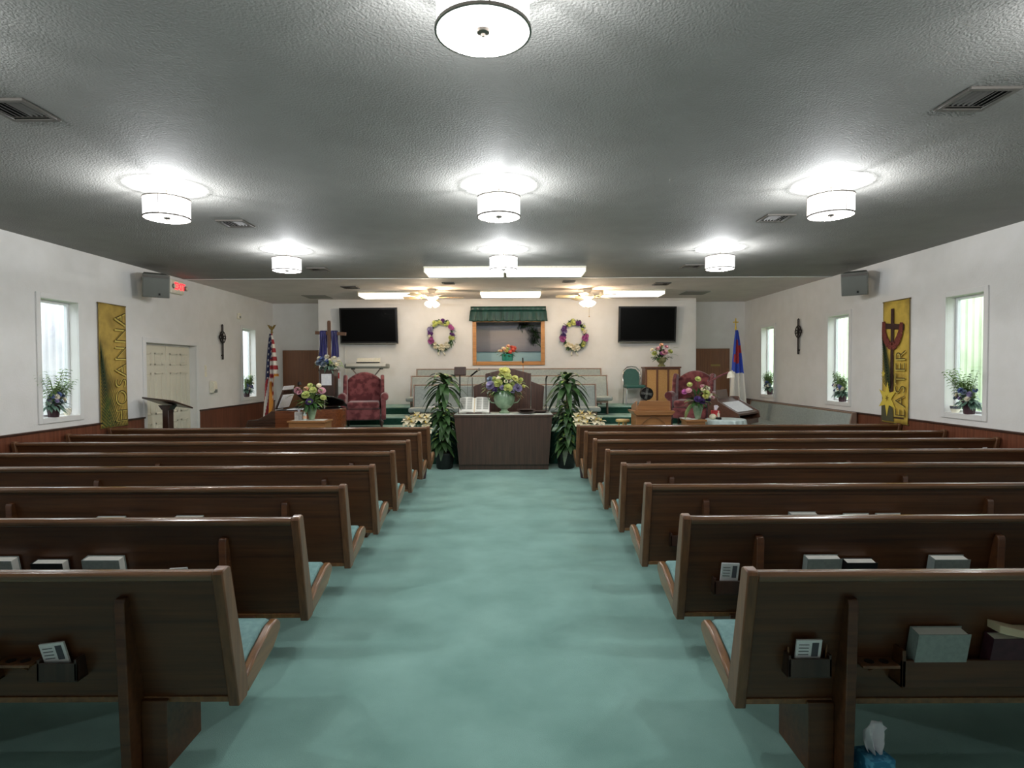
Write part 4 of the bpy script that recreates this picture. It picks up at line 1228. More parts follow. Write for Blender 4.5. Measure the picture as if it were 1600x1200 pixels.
t = thing('wooden_cross', 'brown wooden cross rising from the flowers on the pedestal', 'cross', (-3.385, 11.05, 1.665))
MB().prism([(-.027, 0), (.027, 0), (.03, .87), (.02, .9), (-.02, .9), (-.03, .87)], -.022, .022, 'y').build('upright', 'pew_end', t, bevel=.004)
MB().box(-.285, .285, -.02, .02, .635, .695, roty(R(2.5))).build('crossbar', 'pew_end', t, bevel=.004)
def drape(u, v):
    # cloth hung over the crossbar: two falls joined behind
    s = -1 if u < .5 else 1
    k = (u - .25) * 4 if u < .5 else (u - .75) * 4
    wdt = .055 + .025 * v
    return Vector((s * (.098) + k * wdt, -.035 - .012 * math.cos(9 * k) - .02 * math.sin(PI * v) * .5, .71 - .52 * v + .02 * math.cos(5 * k) * v))
for_d = MB()
for s in (-1, 1):
    def fr(u, v, s=s):
        k = (u - .5) * 2
        x = s * (.10 + .015 * v) + k * (.052 + .022 * v) + .006 * math.sin(7 * v + k * 3)
        if v < .12:
            a = PI * v / .12
            return Vector((x, .03 * math.cos(a) + .008 * math.cos(8 * k) * (v / .12), .70 + .018 * math.sin(a)))
        q = (v - .12) / .88
        return Vector((x, -.03 - .014 * math.cos(10 * k + s) * q ** .3, .70 - (.50 + .03 * math.cos(4 * k)) * q))
    for_d.grid(fr, 24, 24)
    def fb(u, v, s=s):
        k = (u - .5) * 2
        return Vector((s * (.10) + k * .055, .03 + .008 * math.cos(9 * k) + .004, .70 - .3 * v))
    for_d.grid(fb, 16, 6)
tag(for_d.build('drape_cloth', 'purple_cloth', None, solid=.003, loc=(-3.385, 11.05, 1.665)), 'purple satin cloth draped over the arms of the wooden cross', 'cloth')
t = thing('flower_arrangement', 'white and blue flowers round the foot of the wooden cross on the pedestal', 'flower arrangement', (-3.40, 11.05, 1.662))
MB().lathe([(0, 0), (.09, 0), (.11, .04), (.1, .05), (0, .04)], n=20, caps=False).build('tray', 'pot_black', t)
fl = [('steel', -.12, -.12, .06, .08), ('steel', -.05, -.14, .03, .065), ('white', -.15, -.06, .14, .05), ('white', .0, -.1, .17, .05), ('white', -.2, -.04, .06, .045), ('white', .13, -.08, .14, .05), ('white', .1, -.14, .04, .04), ('cream', .17, -.08, .03, .045), ('blue', -.08, -.12, .12, .06), ('white', -.02, -.15, .0, .04), ('cream', .06, -.12, .1, .045), ('white', .2, -.03, .09, .04), ('blue', .02, -.14, .08, .05)]
arrangement(t, (0, 0, .06), .18, .12, fl, 'leaf_blue', 90, 71, .7, (.09, .16), low=-.5)
f = MB()
for k in range(8):
    f.leaf((-.12, 0, .1 + .03 * k), (-.7, -.2, .8 - .05 * k), .14, .03, .3, 4)
f.tube([(-.08, 0, .05), (-.13, 0, .2), (-.19, 0, .3)], .005, n=5)
f.build('side_spray', 'leaf_blue', t)
t = thing('wall_sign', 'small red and white sign on the platform wall beside the pedestal', 'sign', (-3.87, YF, 1.40))
MB().box(-.07, .07, -.012, 0, -.12, .21).build('plate', 'paper', t, bevel=.002)
MB().box(-.035, .035, -.016, -.010, .06, .19).build('red_label', 'red_box', t, smooth=False)

# ------------------------------------------------------------------ grand piano (on the floor, left of the platform)
t = thing('grand_piano', 'brown baby grand piano with raised lid in front of the platform at left', 'piano', (-3.50, 9.75, 0))
def bez(p0, p1, p2, p3, n=12):
    return [tuple(((1 - u) ** 3 * a + 3 * (1 - u) ** 2 * u * b + 3 * (1 - u) * u * u * c + u ** 3 * d) for a, b, c, d in zip(p0, p1, p2, p3)) for u in [i / n for i in range(n + 1)]]
rim = [(-.20, -.50), (-.10, -.50)] + bez((-.10, -.50), (.25, -.52), (.30, -.22), (.56, -.14)) + bez((.56, -.14), (.80, -.02), (.80, .42), (.45, .46)) + [(-.20, .46)]
rr = []
for p_ in rim:
    if not rr or (abs(p_[0] - rr[-1][0]) + abs(p_[1] - rr[-1][1])) > 1e-4: rr.append(p_)
MB().prism(rr, .70, 1.015, 'z').build('rim', 'piano_wood', t, bevel=.008)
inn = [(x * .93, y * .92) for x, y in rr]
MB().prism(inn, 1.0, 1.022, 'z').build('soundboard', 'iron', t)
kb = MB().box(-.64, -.18, -.50, .46, .62, .76)
kb.build('key_bed', 'piano_dark', t, bevel=.008)
for a, b in ((-.50, -.455), (.415, .46)):
    MB().prism([(-.64, .62), (-.65, .80), (-.62, .87), (-.46, .885), (-.32, .96), (-.25, 1.015), (-.18, 1.018), (-.18, .62)], a, b, 'y').build('key_cheek', 'piano_dark', t, bevel=.01)
MB().prism([(-.22, 1.01), (-.32, .945), (-.46, .875), (-.46, .86), (-.30, .92), (-.20, .98)], -.455, .415, 'y').build('fallboard', 'piano_dark', t, bevel=.004)
MB().box(-.635, -.46, -.45, .41, .76, .79).build('keys', 'key_white', t)
# folded-back lid sheets and the long lid on its prop
MB().prism([(.05, -.46), (.20, -.44), (.36, -.28), (.60, -.10), (.70, .1), (.68, .42), (.05, .42)], -.012, .012, 'z', tr(0, .44, 1.035) @ rotx(R(-19)) @ tr(0, -.44, 0)).build('lid', 'black', t, bevel=.004)
MB().tube([(.45, -.10, 1.015), (.45, -.06, 1.19)], .01, n=8).build('lid_prop', 'piano_dark', t)
MB().box(-.01, .01, -.28, .28, 0, .33, tr(-.27, .0, 1.03) @ roty(R(22))).build('music_desk', 'piano_dark', t, bevel=.003)
for x, y in ((-.42, -.40), (-.42, .38), (.5, .2)):
    MB().tube([(x, y, .70), (x, y, .55), (x, y, .12)], [.06, .05, .03], n=12).lathe([(0, .02), (.028, .03), (.028, .10), (0, .12)], (x, y, 0), 12, False).build('leg', 'piano_dark', t)
MB().box(-.5, -.36, -.12, .08, .12, .16).box(-.45, -.43, -.1, -.08, .16, .66).box(-.45, -.43, .04, .06, .16, .66).build('pedal_lyre', 'piano_dark', t)
t = thing('sheet_music', 'open white music book leaning on the piano music desk', 'book', (-3.50, 9.75, 0))
m = tr(-.27, .0, 1.035) @ roty(R(22))
MB().box(-.022, -.012, -.24, .20, .01, .38, m).box(.012, .02, -.22, .24, .012, .24, m).build('pages', 'paper', t)
t = thing('sheet_music', 'pale loose music sheets lying on the front of the piano', 'paper', (-3.42, 9.45, 1.024))
MB().box(-.14, .14, -.10, .10, 0, .006, rotz(R(8))).build('sheet', 'paper', t)
MB().box(-.12, .10, -.08, .11, .0062, .011, rotz(R(-12))).build('sheet', 'paper', t)
t = thing('piano_lamp', 'dark lamp head on a thin stem above the piano music book', 'lamp', (-3.62, 10.05, 1.024))
MB().lathe([(0, 0), (.05, 0), (.05, .012), (.01, .02), (0, .02)], n=16, caps=False).build('base', 'iron', t)
MB().tube([(0, 0, .015), (0, 0, .3), (.03, -.02, .39)], .006).build('stem', 'iron', t)
MB().lathe([(0, .03), (.02, .03), (.04, -.02), (.0, -.02)], n=14, caps=False, mtx=tr(.04, -.03, .40)).build('shade', 'iron', t)

# ------------------------------------------------------------------ small tables with their things
def box_table(loc, w, d, h, label, m='oak', rz=0):
    t = thing('side_table', label, 'table', loc, rz)
    MB().box(-w / 2, w / 2, -d / 2, d / 2, h - .03, h).build('tabletop', m, t, bevel=.005)
    MB().box(-w / 2 + .02, w / 2 - .02, -d / 2 + .02, d / 2 - .02, h - .14, h - .03).build('apron', m, t)
    for sx in (-1, 1):
        for sy in (-1, 1):
            x, y = sx * (w / 2 - .04), sy * (d / 2 - .04)
            MB().tube([(x, y, h - .1), (x, y, 0)], [.024, .016], n=8).build('leg', m, t)
    return t
box_table((-3.05, 8.98, 0), .58, .36, .897, 'small wooden side table in front of the piano at left')
tag(MB().prism([(-.24, -.13), (.24, -.15), (.22, .13), (-.22, .14)], 0, .004, 'z').build('doily', 'lace', None, loc=(-3.04, 8.97, .897)), 'white lace doily on the left side table', 'doily')
t = thing('tissue_box', 'pale tissue box on the left side table beside the sanitizer', 'tissue box', (-3.21, 8.95, .902), R(8))
MB().box(-.055, .055, -.055, .055, 0, .12).build('box', 'pale_box', t, bevel=.003)
tissue_sheet(t, .118, .05, .5, (.0, 0))
t = thing('sanitizer_bottle', 'clear pump bottle between the pale tissue box and the green vase', 'bottle', (-3.105, 8.90, .902))
MB().lathe([(0, 0), (.024, 0), (.026, .01), (.026, .085), (.012, .10), (.012, .115), (0, .115)], n=16, caps=False).build('bottle', 'tablecloth', t)
MB().lathe([(.0255, .02), (.0272, .022), (.0272, .065), (.0255, .067)], n=16, caps=False).build('label_band', 'peach', t)
MB().lathe([(0, .112), (.015, .112), (.015, .128), (.004, .13), (.004, .15), (0, .15)], n=12, caps=False).box(-.03, .006, -.006, .006, .145, .155).build('pump', 'white', t)
box_table((2.76, 9.06, 0), .32, .32, .880, 'small wooden side table in front of the right armchair')
tag(MB().lathe([(0, 0), (.10, 0), (.11, .004), (0, .006)], n=24, caps=False, wav=.04, wn=12).build('doily', 'lace', None, loc=(2.70, 9.02, .880)), 'round white doily on the right side table', 'doily')
tag(MB().lathe([(0, 0), (.06, 0), (.075, .02), (.08, .03), (.06, .03), (0, .022)], n=24, caps=False).build('saucer', 'lace', None, loc=(2.80, 8.88, .894)) if False else MB().box(-.09, .05, -.05, .06, 0, .012, rotz(.2)).build('booklet', 'lace', None, loc=(2.68, 9.13, .881), bevel=.002), 'pale booklet on the right side table behind the doily', 'book')
# round table under a pale cloth
t = thing('round_table', 'small round table hidden under a pale blue cloth at right', 'table', (3.30, 9.19, 0))
MB().lathe([(0, .83), (.27, .83), (.27, .855), (0, .855)], n=32, caps=False).build('tabletop', 'oak', t)
MB().tube([(0, 0, .83), (0, 0, .05)], .035, n=12).lathe([(0, 0), (.2, 0), (.18, .03), (.04, .07), (0, .07)], n=20, caps=False).build('pedestal', 'oak', t)
c = MB(); n = 96; rings = []
for r, z, amp in ((0, .865, 0), (.25, .865, 0), (.285, .866, .004), (.30, .852, .01), (.303, .79, .03), (.306, .6, .04), (.31, .34, .045)):
    rings.append([c.bm.verts.new((r * (1 + amp * math.sin(17 * 2 * PI * i / n + z)) * math.cos(2 * PI * i / n), r * (1 + amp * math.sin(17 * 2 * PI * i / n + z)) * math.sin(2 * PI * i / n), z)) for i in range(n)] if r else None)
for a, b in zip(rings[1:], rings[2:]):
    for i in range(n):
        c._f([a[i], a[(i + 1) % n], b[(i + 1) % n], b[i]])
c._f(rings[1])
tag(c.build('tablecloth', 'tablecloth', None, solid=.002, loc=(3.30, 9.19, .002)), 'pale blue gathered cloth over the small round table', 'tablecloth')
t = thing('tissue_box', 'red tissue box with a white tissue on the pale round table', 'tissue box', (3.19, 9.33, .870), R(-10))
MB().box(-.06, .06, -.06, .06, 0, .12).build('box', 'red_box', t, bevel=.003)
tissue_sheet(t, .118, .09, .7, (.2, 0))
t = thing('sanitizer_bottle', 'small bottle with white cap and dark base in front of the red tissue box', 'bottle', (3.16, 9.10, .868))
MB().lathe([(0, 0), (.045, 0), (.045, .03), (.02, .035), (0, .035)], n=16, caps=False).build('base', 'black', t)
MB().lathe([(0, .03), (.018, .03), (.018, .09), (.008, .10), (.008, .13), (0, .13)], n=12, caps=False).build('bottle', 'white', t)
tag(MB().ball((0, 0, .04), .055, 3, .05, (1, 1, .8)).build('cream_ball', 'cream', None, loc=(3.08, 9.12, .869)), 'round cream coloured ball at the left edge of the pale round table', 'ball')

# ------------------------------------------------------------------ oak lectern, stool, music lectern
t = thing('lectern', 'light oak lectern with an arched front in front of the right platform steps', 'lectern', (2.18, 9.32, 0))
MB().box(-.27, .27, -.16, .22, 0, .95).build('body', 'oak', t, bevel=.005)
am = MB()
arch = [(-.17 + .34 * i / 16, .80 + .09 * math.sin(PI * i / 16)) for i in range(17)]
for (x0, z0), (x1, z1) in zip(arch, arch[1:]):
    am.prism([(x0, z0), (x1, z1), (x1, z1 + .02), (x0, z0 + .02)], -.175, -.155, 'y')
for s in (-1, 1):
    am.box(s * .18 - .01, s * .18 + .01, -.175, -.155, .12, .80)
am.build('arch_moulding', 'pew_light', t)
MB().prism([(-.27, .93), (-.31, .97), (-.32, 1.0), (.32, 1.0), (.31, .97), (.27, .93)], -.21, .26, 'y').build('cornice', 'oak', t, bevel=.006)
MB().prism([(-.28, 1.0), (.28, 1.0), (.235, 1.155), (-.20, 1.155)], -.01, .012, 'y', tr(0, -.13, 0)).build('front_board', 'oak', t, bevel=.004)
for s in (-1, 1):
    MB().prism([(-.15, 1.0), (-.13, 1.15), (.22, 1.06), (.22, 1.0)], s * .255 - .012, s * .255 + .012, 'x').build('side_board', 'oak', t, bevel=.003)
MB().prism([(-.13, 1.06), (-.13, 1.075), (.22, 1.02), (.22, 1.0)], -.25, .25, 'x').build('reading_board', 'oak', t)
t = thing('stool', 'pale yellow wooden stool top left of the oak lectern', 'stool', (1.79, 9.62, 0))
MB().lathe([(0, .79), (.10, .79), (.115, .80), (.115, .825), (.10, .835), (0, .835)], n=24, caps=False).build('seat', 'stool', t)
for k in range(3):
    a = 2 * PI * k / 3 + .5
    MB().tube([(.06 * math.cos(a), .06 * math.sin(a), .8), (.14 * math.cos(a), .14 * math.sin(a), 0)], .016, n=8).build('leg', 'stool', t)
MB().lathe([(.088, .25), (.098, .25), (.098, .27), (.088, .27), (.088, .25)], n=20, caps=False).build('ring', 'stool', t)
t = thing('music_lectern', 'dark wooden reading stand with a slanted top beside the cream double doors', 'lectern', (-5.20, 8.98, 0), R(-14))
MB().box(-.055, .055, -.05, .05, .03, 1.08).build('post', 'dark_wood', t, bevel=.005)
MB().box(-.2, .2, -.16, .16, 0, .04).build('base', 'dark_wood', t, bevel=.006)
MB().prism([(-.055, 1.06), (-.12, 1.13), (.12, 1.13), (.055, 1.06)], -.06, .06, 'y').build('bracket', 'dark_wood', t)
MB().box(-.29, .29, -.2, .2, -.012, .012, tr(0, 0, 1.165) @ rotx(R(-18)) @ roty(R(5))).build('reading_board', 'dark_wood', t, bevel=.005)

# ------------------------------------------------------------------ organ console with desk lamp
t = thing('organ', 'dark brown organ console with slanted keyboard lid beside the right armchair', 'organ', (3.65, 9.88, 0), R(48))
# local x = along the console, -y = player side
MB().prism([(.20, 0), (.20, 1.17), (.06, 1.17), (.04, 1.12), (-.29, .93), (-.31, .83), (-.16, .74), (-.10, 0)], -.46, -.42, 'x').build('end_panel', 'organ', t, bevel=.005)
MB().prism([(.20, 0), (.20, 1.17), (.06, 1.17), (.04, 1.12), (-.29, .93), (-.31, .83), (-.16, .74), (-.10, 0)], .42, .46, 'x').build('end_panel', 'organ', t, bevel=.005)
MB().box(-.42, .42, .165, .195, .0, 1.16).build('back_panel', 'organ', t)
MB().prism([(.17, 1.15), (.17, 1.165), (.045, 1.11), (-.28, .925), (-.28, .895), (.045, 1.08)], -.42, .42, 'x').build('roll_top', 'organ', t)
MB().box(-.42, .42, -.29, .17, .74, .82).build('key_bed', 'organ', t)
MB().box(-.34, .10, -.005, .005, 0, .15, tr(0, .10, 1.15) @ rotx(R(-12))).build('music_rack', 'organ', t, bevel=.004)
pp = thing('sheet_music', 'white music sheet lying on the slanted organ lid', 'paper', (3.65, 9.88, 0), R(48))
MB().box(-.36, .30, -.33, -.04, .001, .006, tr(0, .045, 1.112) @ rotx(math.atan2(.185, .325))).build('sheet', 'paper', pp, smooth=False)
t = thing('desk_lamp', 'jointed desk lamp with white shade over the organ', 'lamp', (3.26, 9.72, 1.17))
MB().lathe([(0, 0), (.055, 0), (.055, .02), (.02, .03), (0, .03)], n=20, caps=False).build('base', 'white', t)
MB().tube([(0, 0, .02), (0, 0, .07)], .018, n=10).build('post', 'white', t)
MB().tube([(0, 0, .07), (-.06, .0, .27), (-.02, 0, .38), (.03, 0, .35)], .014, n=8).tube([(-.03, 0, .26), (.12, 0, .35), (.29, 0, .42)], .016, n=8).build('arm', 'maroon', t)
MB().lathe([(.018, .07), (.035, .06), (.065, -.03), (.058, -.03), (.03, .045), (0, .06)], n=18, caps=False, mtx=tr(.31, 0, .36) @ roty(R(-12))).build('shade', 'white', t)

# ------------------------------------------------------------------ right of the platform: cabinet, chair, floor fan
t = thing('speaker_cabinet', 'wooden cabinet with three tan cloth panels right of the choir pews', 'cabinet', (3.20, 12.78, .88))
MB().box(-.37, .37, -.14, .18, 0, .78).build('body', 'cab_wood', t, bevel=.004)
MB().box(-.39, .39, -.17, .19, .775, .81).build('top', 'cab_wood', t, bevel=.006)
for k in range(3):
    x = -.235 + .235 * k
    MB().box(x - .098, x + .098, -.148, -.138, .04, .745).build('cloth_panel', 'grille', t, bevel=.003)
for x in (-.3525, -.1175, .1175, .3525):
    MB().box(x - .0185, x + .0185, -.158, -.138, .02, .77).build('stile', 'cab_wood', t, bevel=.003)
t = thing('banquet_chair', 'green padded banquet chair with chrome frame beside the wooden cabinet', 'chair', (2.61, 12.72, .88))
MB().prism([(-.16, .42), (-.18, .55), (-.165, .70), (-.10, .775), (0, .79), (.10, .775), (.165, .70), (.18, .55), (.16, .42)], -.018, .018, 'y', tr(0, .18, 0) @ rotx(R(-8)) @ tr(0, .05, 0)).build('backrest', 'green_vinyl', t, bevel=.012)
MB().box(-.2, .2, -.22, .20, .36, .425).build('seat', 'green_vinyl', t, bevel=.022, seg=3)
fr = [(-.195, .20, 0), (-.19, .18, .42), (-.195, .25, .6), (-.17, .28, .73), (-.10, .29, .805), (0, .292, .82), (.10, .29, .805), (.17, .28, .73), (.195, .25, .6), (.19, .18, .42), (.195, .20, 0)]
MB().tube(fr, .012, n=8).build('back_frame', 'chrome', t)
for s in (-1, 1):
    MB().tube([(s * .185, .15, .35), (s * .185, -.19, .35), (s * .20, -.22, .32), (s * .215, -.24, 0)], .012, n=8).build('leg', 'chrome', t)
t = thing('floor_fan', 'small round black floor fan left of the wooden cabinet', 'fan', (2.69, 11.9, .73))
g = MB()
for r in (.125, .095, .065, .035):
    g.lathe([(r - .003, -.03), (r + .003, -.03), (r + .003, -.024), (r - .003, -.024), (r - .003, -.03)], n=28, caps=False, mtx=tr(0, 0, .42) @ rotx(PI / 2) @ rotx(PI) @ tr(0, 0, 0))
g.lathe([(.125, -.05), (.13, -.04), (.13, .04), (.122, .05)], n=32, caps=False, mtx=tr(0, 0, .42) @ rotx(PI / 2))
g.build('grille', 'iron', t)
MB().lathe([(0, -.02), (.12, -.02), (.12, -.015), (0, -.015)], n=28, caps=False, mtx=tr(0, 0, .42) @ rotx(PI / 2)).build('back_guard', 'black', t)
MB().lathe([(0, .03), (.03, .03), (.035, .0), (0, -.02)], n=16, caps=False, mtx=tr(0, 0, .42) @ rotx(PI / 2)).build('hub', 'grey', t)
for k in range(4):
    MB().prism([(.02, -.02), (.10, -.045), (.115, .01), (.02, .02)], .005, .012, 'z', tr(0, 0, .42) @ rotx(PI / 2) @ rotz(k * PI / 2)).build('blade', 'grey', t)
MB().tube([(0, .02, .30), (0, .02, .02)], .014).lathe([(0, 0), (.11, 0), (.11, .015), (0, .03)], (0, .02, 0), 20, False).build('stand', 'black', t)

# ------------------------------------------------------------------ flags
def flag_pole(loc, h, label, finial):
    t = thing('flag_pole', label, 'flag pole', loc)
    MB().lathe([(0, 0), (.15, 0), (.15, .02), (.06, .05), (.03, .09), (0, .09)], n=24, caps=False).build('base', 'gold', t)
    MB().tube([(0, 0, .05), (0, 0, h)], .013, n=12).build('pole', 'oak', t)
    f = MB()
    if finial == 'eagle':
        f.lathe([(0, 0), (.02, 0), (.026, .02), (.014, .05), (.02, .065), (0, .07)], (0, 0, h - .01), 12, False)
        f.ball((0, 0, h + .085), .024, 2, 0, (.8, .8, 1.5)); f.ball((0, -.02, h + .13), .013, 1)
        for s in (-1, 1):
            f.prism([(s * .01, .05), (s * .05, .09), (s * .085, .155), (s * .095, .165), (s * .045, .155), (s * .012, .115)], -.006, .006, 'y', tr(0, 0, h))
        f.build('eagle_finial', 'brass', t)
    else:
        f.lathe([(0, 0), (.018, 0), (.022, .03), (.010, .08), (0, .08)], (0, 0, h - .01), 12, False)
        f.box(-.011, .011, -.006, .006, h + .06, h + .225).box(-.055, .055, -.006, .006, h + .135, h + .158)
        f.build('cross_finial', 'gold', t)
    return t
flag_pole((-4.93, 12.25, 0), 2.42, 'flag pole with a brass eagle at the left of the platform', 'eagle')
flag_pole((4.60, 12.25, 0), 2.45, 'flag pole with a gold cross on top at the right of the platform', 'cross')
for nm, c in (('flag_red', 'a3202c'), ('flag_white', 'e6e2da'), ('flag_blue', '1d2452'), ('flag_gold', 'd08a2c'), ('flag_bright_blue', '2247b8')):
    M[nm] = pm(nm, c, .7, sheen=.3)
def fold(u, v, w0, w1, nf, amp, ph=0.0, skew=0.0):
    w = w0 + (w1 - w0) * v ** .75
    return ((u - .5) * w + skew * v, amp * (.25 + v) * math.sin(2 * PI * nf * u + ph + 1.2 * v))
# American flag hanging in folds
H = 1.75
def us(u, v):
    x, y = fold(u, v, .05, .36, 3.2, .045, .4, -.03)
    if u > .5: # the fly end is hitched shorter than the hoist
        z = -H * v * (1 - .50 * min(1, (u - .5) * 3.2))
    else:
        z = -H * v * (1 + .06 * (.5 - u))
    return Vector((x, y - .03, z))
def us_m(u, v):
    # unfolded cloth co-ordinates: along the fly and down the hoist
    d = v * (1.06 if u < .5 else 1 - .50 * min(1, (u - .5) * 3.2))
    if v > .94 and u > .5: return 3
    if .46 < u < .60 and d > .56: return 3
    if (u < .40 and d < .60 - .2 * u) or (u < .62 and d < .30):
        su, sv = int(u * 18), int(v * 44)
        return 1 if (su % 3 == 1 and sv % 3 == 1) else 2
    s = d * 20 + .6
    if u < .46:
        s = (u * 9 + v * 4.5)
    return int(s) % 2
tag(MB().grid(us, 54, 132, us_m).build('american_flag', ['flag_red', 'flag_white', 'flag_blue', 'flag_gold'], None, solid=.003, loc=(-4.93, 12.22, 2.40)), 'American flag with gold fringe hanging in folds at the left of the platform', 'flag')
H2 = 1.6
def cf(u, v):
    x, y = fold(u, v, .04, .34, 2.6, .04, 1.0, .035)
    return Vector((x, y - .03, -H2 * v * (1 + .03 * math.sin(5 * u))))
def cf_m(u, v):
    if v < .54 + .06 * (u - .5):
        if (.20 < v < .30 and u > .25) or (.30 <= v < .40 and u < .75 and u > .1) or (.12 < v < .42 and .42 < u < .60): return 1
        return 2
    return 0
tag(MB().grid(cf, 48, 100, cf_m).build('christian_flag', ['flag_white', 'flag_red', 'flag_bright_blue'], None, solid=.003, loc=(4.60, 12.22, 2.43)), 'white and blue flag with a red cross hanging at the right of the platform', 'flag')

# ------------------------------------------------------------------ wall banners
def banner_mat(name, c1, c2, c3):
    m = pm(name, c1, .75, c2, scale=2.4, contrast=(.34, .52), detail=7)
    nt = m.node_tree
    rp = [n for n in nt.nodes if n.type == 'VALTORGB'][0]
    e = rp.color_ramp.elements.new(.75); e.color = lin(c3)
    return m
BM1 = banner_mat('banner_gold', '8c7436', 'b89b4a', '77602c')
BM2 = banner_mat('banner_yellow', '93782f', 'd0b04a', 'b09238')
def banner(side, ya, yb, z0, z1, label, m):
    """ya..yb as seen left to right; local frame: X = seen-right, Z = up, -Y = into the room"""
    x = XL + .02 if side == 'l' else XR - .02
    t = thing('wall_banner', label, 'banner', (x, (ya + yb) / 2, z0), R(90) if side == 'l' else R(-90))
    w, h = abs(yb - ya), z1 - z0
    def bf(u, v):
        return Vector(((u - .5) * w, -.004 - .006 * math.sin(5 * v + 2 * u) * (1 - v) - .004 * math.sin(7 * u), h * v))
    MB().grid(bf, 12, 24).build('cloth', m, t, solid=.003)
    for z in (0.0, h):
        MB().tube([(-w / 2 - .012, 0, z), (w / 2 + .012, 0, z)], .009, n=8).build('rod', 'khaki', t)
    return t, w, h
UPR = Matrix(((0, -1, 0, 0), (0, 0, -1, 0), (1, 0, 0, 0), (0, 0, 0, 1)))   # text x -> up, text y -> left, normal -> into the room
def spine(mb, p0, p1, n, L, spread, w, y=-.022):
    p0, p1 = Vector(p0), Vector(p1)
    d = (p1 - p0).normalized()
    for i in range(n):
        u = i / (n - 1)
        p = p0.lerp(p1, u)
        for s in (-1, 1):
            a = s * (spread[0] + (spread[1] - spread[0]) * u)
            dr = Vector((d.x * math.cos(a) - d.z * math.sin(a), 0, d.x * math.sin(a) + d.z * math.cos(a)))
            q = p + dr * L * (1 - .45 * u)
            nn = Vector((-dr.z, 0, dr.x)) * w
            vs = [mb.bm.verts.new(v_) for v_ in ((p.x - nn.x, y, p.z - nn.z), (p.x + nn.x, y, p.z + nn.z), (q.x, y, q.z))]
            mb._f(vs)
def clipx(mb, x0, x1, z0, z1):
    g = lambda: mb.bm.verts[:] + mb.bm.edges[:] + mb.bm.faces[:]
    for co, no in (((x0, 0, 0), (-1, 0, 0)), ((x1, 0, 0), (1, 0, 0)), ((0, 0, z0), (0, 0, -1)), ((0, 0, z1), (0, 0, 1))):
        bmesh.ops.bisect_plane(mb.bm, geom=g(), plane_co=co, plane_no=no, clear_outer=True)
    return mb
for nm, c in (('palm_dark', '2c3a1c'), ('palm_mid', '56662a'), ('ink_brown', '4d3c14'), ('ink_light', 'cdb95e'), ('cross_brown', '3a2018'), ('cloth_red', '7a382c'), ('fold_red', '55211a'), ('lily_yellow', 'd8c04a'), ('lily_dark', '7a6420'), ('ink_grey', '4e4c34')):
    M[nm] = pm(nm, c, .8, scale=10)
t, w, h = banner('l', 8.05, 8.615, .87, 2.575, 'gold banner reading HOSANNA with a palm frond on the left wall', BM1)
p = MB(); spine(p, (-.06, 0, -.25), (-.275, 0, 1.0), 26, .55, (.9, .12), .010); clipx(p, -w / 2, w / 2, .01, h)
p.build('palm_frond', 'palm_dark', t, recalc=False, smooth=False)
p = MB(); spine(p, (-.20, 0, -.1), (-.16, 0, .35), 12, .36, (1.3, .25), .008, -.024); clipx(p, -w / 2, w / 2, .01, h)
p.build('palm_blades', 'palm_mid', t, recalc=False, smooth=False)
text('lettering_highlight', 'HOSANNA', .30, 'ink_light', t, tr(.128, -.0215, .835) @ UPR, .001, -.002, 1.13, (1.54, .23))
text('lettering', 'HOSANNA', .30, 'ink_brown', t, tr(.142, -.0235, .845) @ UPR, .001, -.008, 1.13, (1.54, .22))
t, w, h = banner('r', 8.745, 8.17, .86, 2.60, 'yellow banner reading EASTER with a draped cross and lily on the right wall', BM2)
MB().box(-.085, -.02, -.022, -.02, .42, h - .11).prism([(-.28, 1.44), (.20, 1.39), (.20, 1.31), (-.28, 1.36)], -.0225, -.0205, 'y').build('painted_cross', 'cross_brown', t, smooth=False)
d = MB()
def ribbon(mb, pts, ws, y0, y1):
    for (p_, q_), (w0, w1) in zip(zip(pts, pts[1:]), zip(ws, ws[1:])):
        dx, dz = q_[0] - p_[0], q_[1] - p_[1]; L_ = math.hypot(dx, dz); nx, nz = -dz / L_, dx / L_
        mb.prism([(p_[0] - nx * w0, p_[1] - nz * w0), (p_[0] + nx * w0, p_[1] + nz * w0), (q_[0] + nx * w1, q_[1] + nz * w1), (q_[0] - nx * w1, q_[1] - nz * w1)], y0, y1, 'y')
ribbon(d, [(-.245, 1.46), (-.24, 1.30), (-.20, 1.20), (-.13, 1.12), (-.05, 1.09), (.03, 1.12), (.09, 1.20), (.13, 1.28), (.15, 1.42)], [.035, .045, .055, .055, .055, .055, .055, .05, .03], -.025, -.023)
d.build('painted_drape', 'cloth_red', t, smooth=False)
d = MB()
for i in range(4):
    o_ = -.045 + .03 * i
    ribbon(d, [(-.245 + o_ * .5, 1.46), (-.24 + o_ * .8, 1.30), (-.20 + o_ * .8, 1.20 + o_ * .4), (-.13 + o_ * .5, 1.12 + o_ * .8), (-.05, 1.09 + o_), (.03 - o_ * .5, 1.12 + o_ * .8), (.09 - o_ * .8, 1.20 + o_ * .4), (.13 - o_, 1.28), (.15 - o_ * .5, 1.42)], [.003] * 9, -.0262, -.0252)
d.build('drape_folds', 'fold_red', t, smooth=False)
p = MB(); spine(p, (-.10, 0, .45), (-.26, 0, 1.22), 20, .30, (.6, .1), .012); clipx(p, -w / 2, .0, .3, h)
p.build('palm_frond', 'palm_dark', t, recalc=False, smooth=False)
d = MB().prism([(-.28, .02), (-.28, .28), (-.1, .3), (-.02, .2), (.0, .02)], -.0215, -.0205, 'y')
d.build('painted_shadow', 'ink_grey', t, smooth=False)
d = MB()
